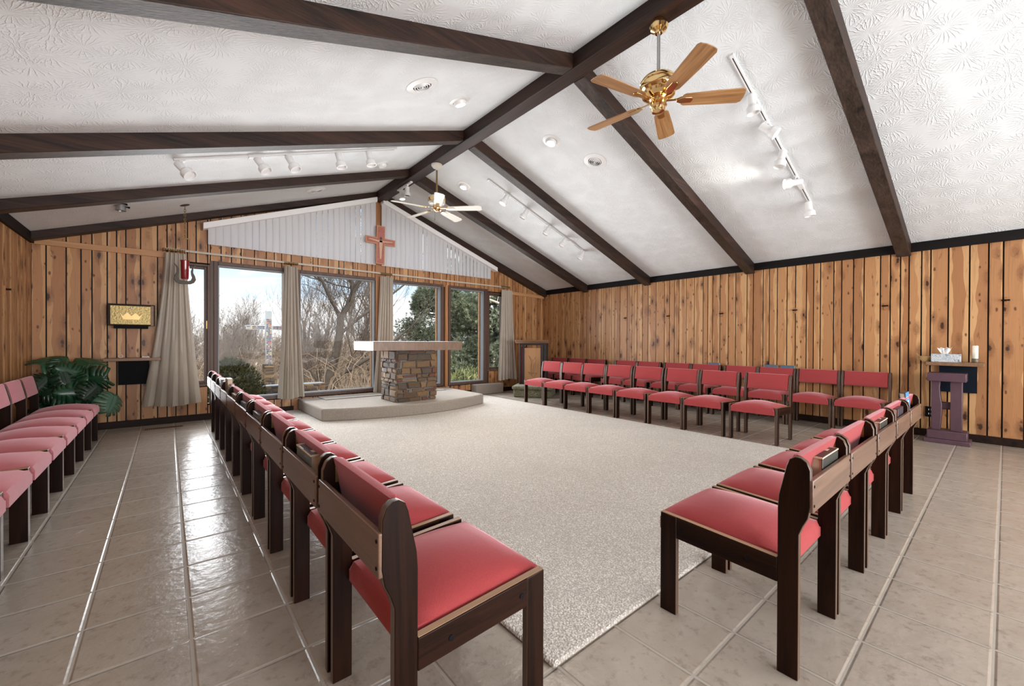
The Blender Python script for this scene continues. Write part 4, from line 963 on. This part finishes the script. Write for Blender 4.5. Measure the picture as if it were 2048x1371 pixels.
def fan(y, label, body, bladem, ang0, R, rodmat, white):
    o = empty('ceiling_fan', (XM, y, 3.51), label, 'ceiling fan'); z0 = -3.51
    bm = bmesh.new(); lathe(bm, [(0, 0), (.045, 0), (.062, -.02), (.068, -.045), (.058, -.07), (.030, -.085), (.026, -.098), (.0, -.098)] if not white else [(0, 0), (.075, 0), (.075, -.018), (.055, -.045), (.02, -.06), (0, -.06)], n=32, cap=False); finish('canopy', bm, body, o, smooth=35)
    bm = bmesh.new(); tube(bm, [(0, 0, -.08), (0, 0, 3.10 + z0)], .0125, n=14); finish('downrod', bm, rodmat, o, smooth=60)
    if white:
        bm = bmesh.new(); lathe(bm, [(0, 3.10), (.03, 3.10), (.05, 3.085), (.112, 3.065), (.115, 3.055), (.115, 2.985), (.10, 2.965), (.06, 2.955), (0, 2.955)], Matrix.Translation((0, 0, z0)), 36, False); finish('motor_housing', bm, body, o, smooth=35)
        bm = bmesh.new(); lathe(bm, [(.117, 3.045), (.119, 3.035), (.119, 3.005), (.117, 2.995)], Matrix.Translation((0, 0, z0)), 36, False); finish('brass_band', bm, 'brass', o, smooth=35)
        bm = bmesh.new(); lathe(bm, [(0, 2.955), (.05, 2.955), (.055, 2.94), (.052, 2.90), (.04, 2.88), (.015, 2.868), (0, 2.866)], Matrix.Translation((0, 0, z0)), 28, False); finish('switch_cup', bm, 'brass', o, smooth=35)
        bm = bmesh.new(); tube(bm, [(-.04, -.02, 2.89 + z0), (-.04, -.02, 2.76 + z0)], .0016); lathe(bm, [(0, 2.735), (.006, 2.74), (.004, 2.762), (0, 2.764)], Matrix.Translation((-.04, -.02, z0)), 10, False); finish('pull_chain', bm, 'oldbrass', o)
    else:
        bm = bmesh.new(); lathe(bm, [(0, 3.115), (.03, 3.115), (.045, 3.105), (.085, 3.095), (.115, 3.075), (.133, 3.05), (.136, 3.04), (.130, 3.035), (.135, 3.025), (.138, 3.0), (.132, 2.985), (.118, 2.97), (.122, 2.962), (.116, 2.945), (.09, 2.93), (.066, 2.925), (0, 2.92)], Matrix.Translation((0, 0, z0)), 48, False); finish('motor_housing', bm, body, o, smooth=30)
        bm = bmesh.new(); lathe(bm, [(0, 2.93), (.062, 2.93), (.066, 2.915), (.056, 2.905), (.058, 2.875), (.062, 2.868), (.05, 2.858), (.05, 2.84), (.045, 2.825), (.02, 2.815), (0, 2.814)], Matrix.Translation((0, 0, z0)), 36, False); finish('switch_cup', bm, body, o, smooth=30)
    for k in range(5):
        a = math.radians(ang0 + 72 * k); mz = Matrix.Translation((0, 0, 2.905 + z0)) @ Matrix.Rotation(a, 4, 'Z'); mp = mz @ Matrix.Rotation(math.radians(-12), 4, 'X')
        bm = bmesh.new(); out = [(.17, -.045), (.19, -.056), (.40, -.066), (R - .03, -.070), (R - .008, -.058), (R, -.02), (R, .02), (R - .008, .058), (R - .03, .070), (.40, .066), (.19, .056), (.17, .045), (.158, .0)]
        if white: out = [(.16, -.05), (.40, -.060), (R - .03, -.066), (R, -.045), (R, .045), (R - .03, .066), (.40, .060), (.16, .05)]
        prism(bm, out, -.003, .003, 'z'); bl = finish('blade', bm, bladem, o, bevel=.0015); bl.matrix_local = mp
        bm = bmesh.new(); prism(bm, [(.05, -.012), (.13, -.010), (.16, -.026), (.235, -.026), (.25, 0), (.235, .026), (.16, .026), (.13, .010), (.05, .012)], .003, .008, 'z'); prism(bm, [(.13, -.012), (.16, -.026), (.235, -.024), (.248, 0), (.235, .024), (.16, .026), (.13, .012)], -.009, -.003, 'z')
        ir = finish('blade_iron', bm, body if not white else 'brass', bl, bevel=.002)
    return o
fan(1.69, 'polished brass ceiling fan with five oak blades hanging near the camera', 'brass', 'oakblade', 24, .605, 'steel', False)
fan(5.02, 'white ceiling fan with brass fittings hanging at the window end', 'offwhite', 'offwhite', 28, .62, 'oldbrass', True)

# ------------------------------------------------------------------ outdoors
def gcol():
    m, t, b = material('winter_ground', .95); f = t.noise(t.obj(), 1.3, 6, .65).outputs[0]
    t.set(b.inputs['Base Color'], t.ramp(f, [(.3, (.16, .115, .075)), (.55, (.33, .26, .18)), (.7, (.26, .24, .13))])); t.set(b.inputs['Normal'], t.bump(t.noise(t.obj(), 25, 4).outputs[0], .8, .05)); return m
M['ground'] = gcol()
bm = bmesh.new(); g = []
for i in range(25):
    row = []
    for j in range(16):
        x, y = -25 + i * 3.2, YW + .35 + j * 3.0
        z = -.38 - .02 * j + .10 * math.sin(i * 1.3) * math.sin(j * .9) * min(1, j)
        row.append(bm.verts.new((x, y, z)))
    g.append(row)
for i in range(24):
    for j in range(15): bm.faces.new((g[i][j], g[i + 1][j], g[i + 1][j + 1], g[i][j + 1]))
struct(finish('ground', bm, 'ground', smooth=80), 'dry winter ground outside the windows')

def grow(bm, rng, p, d_, ln, r, depth, spread, up, wig=.16, kids=(3, 5), minr=.004, shrink=.62):
    p = Vector(p); d_ = Vector(d_).normalized(); n = 4 if depth > 1 else 3; pts = [p.copy()]; dirs = []
    for i in range(n):
        d_ = (d_ + Vector((rng.uniform(-wig, wig), rng.uniform(-wig, wig), rng.uniform(-wig, wig) + up * .12))).normalized()
        p = p + d_ * ln / n; pts.append(p.copy()); dirs.append(d_.copy())
    r1 = max(minr * .6, r * .5); tube(bm, pts, r, r1, 6 if r > .03 else (4 if r > .012 else 3))
    if depth == 0: return
    for k in range(rng.randint(*kids)):
        t = rng.uniform(.3, 1.0) if k else 1.0; i = min(n - 1, int(t * n)); q = pts[i].lerp(pts[i + 1], t * n - i) if t < 1 else pts[-1]
        a = dirs[i]; s = a.orthogonal().normalized(); s.rotate(Matrix.Rotation(rng.uniform(0, 2 * PI), 3, a))
        nd = (a + s * rng.uniform(.35, 1.0) * spread + Vector((0, 0, up * .3))).normalized()
        grow(bm, rng, q, nd, ln * shrink * rng.uniform(.75, 1.2), max(minr, (r + (r1 - r) * t) * (.62 if k else .8)), depth - 1, spread, up, wig, kids, minr, shrink)
def bare(seed, hgt, r, depth, spread, up, kids, stems=1, lean=0.0, mt='twig'):
    rng = random.Random(seed); bm = bmesh.new()
    for s in range(stems): grow(bm, rng, (rng.uniform(-.2, .2) * (stems > 1), rng.uniform(-.2, .2) * (stems > 1), -.1), (rng.uniform(-.3, .3) * (stems > 1) + lean, rng.uniform(-.2, .2) * (stems > 1), 1), hgt, r, depth, spread, up, kids=kids)
    return finish('bare_tree', bm, mt, smooth=70, recalc=False)
variants = [bare(31, 2.2, .05, 4, .8, .5, (4, 5), 2), bare(32, 2.8, .055, 4, .65, .8, (4, 5), 2), bare(33, 1.6, .035, 4, .95, .45, (4, 5), 3), bare(34, 3.2, .065, 4, .6, .9, (4, 5), 1)]
spots = [(2, 1.15, 11.8, .62), (2, 2.15, 16.5, .80), (0, 1.2, 17.5, .62), (2, .2, 12.5, .62), (0, -.4, 15.5, .52), (2, 1.9, 14.6, .66), (1, 4.2, 17.0, .9), (3, 5.0, 16.0, 1.1), (1, 6.0, 18.0, 1.05), (3, 6.9, 19.5, 1.1), (2, 3.2, 14.0, .75), (2, 4.3, 14.5, .95), (1, 5.3, 15.2, .85), (0, 5.0, 19.0, 1.0), (2, 2.6, 21.0, .95), (0, 7.4, 21.0, 1.2), (2, 5.0, 12.8, .7), (1, 8.6, 19.0, 1.2), (2, 3.3, 12.4, .55), (0, -1.2, 18.0, .55), (2, 1.4, 13.6, .55)]
seen = set(); rng = random.Random(9)
for v, x, y, s in spots:
    o = variants[v] if v not in seen else variants[v].copy()
    if v in seen: C.objects.link(o)
    seen.add(v); o.location = (x, y, -.45); o.scale = (s, s, s); o.rotation_euler = (0, 0, rng.uniform(0, 6.28))
    tag(o, 'leafless tree of the tangled brown thicket seen through the windows', 'tree', 'bare trees of the thicket')
# the forked tree in the wide window
rng = random.Random(5); bm = bmesh.new()
def limb(pts, r0, r1, sub=0, dep=2, ln=1.2):
    tube(bm, pts, r0, r1, 8)
    for k in range(sub):
        i = rng.randrange(1, len(pts)); q = Vector(pts[i - 1]).lerp(Vector(pts[i]), rng.random()); a = Vector((rng.uniform(-1, 1), rng.uniform(-.5, .5), rng.uniform(.2, 1.2)))
        grow(bm, rng, q, a, ln * rng.uniform(.6, 1.1), max(.012, r1 * .55), dep, .75, .4, kids=(3, 4), minr=.004)
limb([(3.28, 12, -.5), (3.45, 12, .1), (3.62, 12, .7), (3.72, 12, 1.3), (3.75, 12, 1.75)], .125, .10)
limb([(3.75, 12, 1.7), (3.95, 12, 2.1), (4.08, 12, 2.5), (4.00, 11.9, 3.0), (3.85, 11.8, 3.7), (3.75, 11.7, 4.6)], .085, .04, 9, 3)
limb([(3.75, 12, 1.55), (3.70, 12.02, 1.85), (3.52, 12.1, 2.2), (3.3, 12.1, 2.7), (2.9, 12.1, 3.2), (2.3, 12.2, 3.7), (1.7, 12.3, 4.0)], .06, .025, 10, 3)
limb([(3.70, 12, 1.25), (4.3, 12.1, 1.75), (5.0, 12.2, 2.25), (5.8, 12.2, 2.9), (6.4, 12.2, 3.3)], .05, .02, 9, 3)
limb([(3.40, 12, -.35), (3.75, 11.9, .15), (4.3, 11.8, .5), (4.9, 11.8, .8), (5.5, 11.8, 1.3)], .08, .04, 7, 3)
limb([(4.00, 12, 2.28), (4.12, 12, 2.55), (4.35, 12, 3.0), (4.6, 12.0, 3.8)], .055, .025, 7, 3)
tag(finish('forked_tree', bm, 'bark', smooth=70, recalc=False), 'bare forked tree with leaning trunk in the wide window left of the altar', 'tree')
# undergrowth: arching dry canes
rng = random.Random(17); bm = bmesh.new()
for k in range(1500):
    y = rng.uniform(11.0, 22); f = rng.uniform(-.06, .47); x = f * y; p = Vector((x, y, -.45)); a = rng.uniform(0, 2 * PI); L = rng.uniform(.5, 1.7) * (.6 + y / 22)
    if abs(x - 2.14) < .9 and y < 14.2: continue
    dv = Vector((math.cos(a), math.sin(a) * .4, 0)); pts = [p, p + dv * L * .2 + Vector((0, 0, L * .5)), p + dv * L * .55 + Vector((0, 0, L * .72)), p + dv * L * .95 + Vector((0, 0, L * rng.uniform(.4, .75)))]
    tube(bm, pts, .011, .004, 3)
for k in range(260):
    y = rng.uniform(13.0, 26); f = rng.uniform(-.08, .47)
    if abs(f * y - 2.14) < 1.5 and y < 15.5: continue
    grow(bm, rng, (f * y, y, -.45), (rng.uniform(-.4, .4), 0, 1), rng.uniform(.7, 1.3), .02, 2, .9, .3, kids=(4, 6), minr=.006)
tag(finish('undergrowth', bm, 'brush', recalc=False), 'tangled dry undergrowth below the bare trees', 'undergrowth', kind='stuff')
# evergreens
def tufts(bm, lay, rng, fn, n, size, cols, blades=9, wd=.13):
    for k in range(n):
        c, out = fn(); base = rng.choice(cols)
        for b in range(blades):
            v = (out + Vector((rng.gauss(0, .7), rng.gauss(0, .7), rng.gauss(.15, .6)))).normalized() * size * rng.uniform(.6, 1.2)
            s = v.orthogonal().normalized(); s.rotate(Matrix.Rotation(rng.uniform(0, 6.28), 3, v.normalized())); s *= size * wd
            f = bm.faces.new([bm.verts.new(p) for p in (c - s, c + s, c + v)]); q = rng.uniform(.75, 1.2); f[lay] = (base[0] * q, base[1] * q, base[2] * q, 1)
def evergreen(x, y, hgt, rad, seed, label, cols, n=2400, size=.16, z0=-.4, nl=60):
    rng = random.Random(seed); o = empty('evergreen_tree', (x, y, -.45), label, 'tree')
    bm = bmesh.new(); tube(bm, [(0, 0, 0), (0, 0, hgt * .95)], .11, .02, 8)
    lobes = []
    for k in range(nl):
        t = rng.uniform(.06, .97); a = rng.uniform(0, 6.28); rr_ = rad * (1 - t) ** .6 * rng.uniform(.5, 1.0); c = Vector((rr_ * math.cos(a), rr_ * math.sin(a), z0 + .45 + t * hgt)); lobes.append((c, rng.uniform(.35, .62) * (1.1 - .4 * t)))
        tube(bm, [(0, 0, max(.1, c.z - .3)), c * .6 + Vector((0, 0, c.z * .3)), c], .03, .012, 5)
    finish('trunk', bm, 'bark', o)
    bm = bmesh.new(); lay = colattr(bm)
    def fn():
        c, r = rng.choice(lobes); v = Vector((rng.gauss(0, 1), rng.gauss(0, 1), rng.gauss(0, .65))).normalized(); return c + v * r * rng.uniform(.55, 1.05), v
    tufts(bm, lay, rng, fn, n, size, cols, 15, .06); finish('foliage', bm, 'needles', o, recalc=False); return o
G1 = [(.14, .155, .085), (.18, .20, .11), (.26, .28, .16), (.10, .115, .07)]; G2 = [(.26, .28, .17), (.36, .38, .23), (.46, .48, .31), (.18, .20, .12)]
evergreen(7.75, 13.6, 3.9, 2.0, 1, 'dark evergreen filling the wide window behind the altar', G1, 7500, .13)
evergreen(9.7, 13.0, 5.2, 2.2, 2, 'soft green pine behind the right-hand tall window', G2, 9500, .14, nl=80)
evergreen(11.2, 11.8, 5.5, 2.3, 3, 'dark evergreen beyond the far casement window', G1, 8000, .16, nl=80)
evergreen(11.0, 16.0, 6.5, 2.6, 4, 'tall evergreen rising behind the soft green pine', G1, 6000, .19)
rng = random.Random(12); bm = bmesh.new()
limb([(11.6, 12.0, 1.9), (10.4, 11.4, 2.15), (9.4, 11.0, 2.33), (8.4, 10.6, 2.30), (7.5, 10.3, 2.42)], .07, .03, 5, 2, .7)
limb([(11.4, 12.0, 1.7), (10.4, 11.2, 1.85), (9.5, 11.0, 1.75)], .04, .015, 6, 2, .6)
limb([(11.7, 12.2, -.45), (11.65, 12.1, .8), (11.55, 12.0, 2.0)], .10, .07)
tag(finish('bleached_branch', bm, 'lightbranch', smooth=70, recalc=False), 'pale bleached dead tree reaching across the pine', 'tree')
rng = random.Random(3); bm = bmesh.new(); lay = colattr(bm)
def fn(): return Vector((rng.uniform(5.2, 9.6), rng.uniform(10.0, 11.6), -.4 + abs(rng.gauss(0, .22)))), Vector((0, 0, 1.3))
tufts(bm, lay, rng, fn, 2200, .2, [(.20, .21, .07), (.28, .28, .11), (.15, .17, .06), (.33, .31, .16)], 5); tag(finish('tall_grass', bm, 'needles', recalc=False), 'yellow-green tall grass below the pine', 'grass', kind='stuff')
sb = empty('yew_shrub', (1.0, 9.3, -.45), 'dense dark olive shrub under the left end of the mosaic cross window', 'shrub'); rng = random.Random(6); bm = bmesh.new(); lay = colattr(bm)
def fn():
    v = Vector((rng.gauss(0, 1), rng.gauss(0, 1), rng.gauss(0, 1))).normalized(); t = rng.uniform(.6, 1.05); return Vector((v.x * .46 * t, v.y * .4 * t, .56 + v.z * .60 * t - .12 * v.x)), v + Vector((0, 0, .6))
tufts(bm, lay, rng, fn, 2600, .075, [(.075, .075, .022), (.11, .105, .03), (.05, .055, .018), (.15, .13, .05)], 8); finish('foliage', bm, 'needles', sb, recalc=False)
bm = bmesh.new(); tube(bm, [(0, 0, 0), (0, 0, .6)], .04, .02); finish('stem', bm, 'bark', sb)
# mosaic cross on its stone pillar, with low stone wall
oc = empty('mosaic_cross', (2.14, 13, .44), 'tall pale outdoor cross set with coloured mosaic pieces on a stone pillar', 'cross')
bm = bmesh.new(); box(bm, -.072, .072, -.06, .06, 0, 1.45); box(bm, -.53, -.072, -.05, .05, .935, 1.055); box(bm, .072, .53, -.05, .05, .935, 1.055); finish('concrete_body', bm, 'concrete', oc, bevel=.006)
bm = bmesh.new(); lay = colattr(bm); rng = random.Random(8); PAL = [(.02, .025, .06), (.03, .05, .14), (.35, .05, .03), (.45, .18, .04), (.05, .03, .03), (.12, .04, .05), (.10, .14, .2), (.5, .4, .2)]
def chip(x, z, y):
    for f in box(bm, x - .017, x + .017, y - .004, y, z - .015, z + .015): f[lay] = (*rng.choice(PAL), 1)
for j in range(27):
    for i in (-1, 0, 1): chip(i * .041 + rng.uniform(-.004, .004), .03 + j * .0455, -.06)
for i in range(-12, 13):
    if abs(i) > 2:
        for j in (0, 1): chip(i * .041, .975 + j * .042, -.05)
finish('mosaic', bm, 'paint', oc)
def rubble(name, x0, x1, y0, y1, z0, z1, seed, label, cat):
    bm = bmesh.new(); lay = colattr(bm); rng = random.Random(seed); hx_, hy_, cx, cy = (x1 - x0) / 2, (y1 - y0) / 2, (x0 + x1) / 2, (y0 + y1) / 2
    box(bm, -hx_, hx_, -hy_, hy_, 0, z1 - z0)
    stones(bm, lay, lambda u, z, d: Vector((u, -hy_ - d, z)), 2 * hx_, z1 - z0, 0, rng, .02); stones(bm, lay, lambda u, z, d: Vector((-hx_ - d, u, z)), 2 * hy_, z1 - z0, 0, rng, .02)
    o = finish(name, bm, ['mortar', 'stone'], smooth=30); o.location = (cx, cy, z0); return tag(o, label, cat)
rubble('stone_pillar', 2.03, 2.25, 12.9, 13.12, -.62, .44, 3, 'square stone pillar carrying the mosaic cross', 'pillar')
rubble('stone_wall', 1.45, 2.75, 9.95, 10.25, -.5, .13, 4, 'low dry-stone wall in front of the mosaic cross', 'wall')
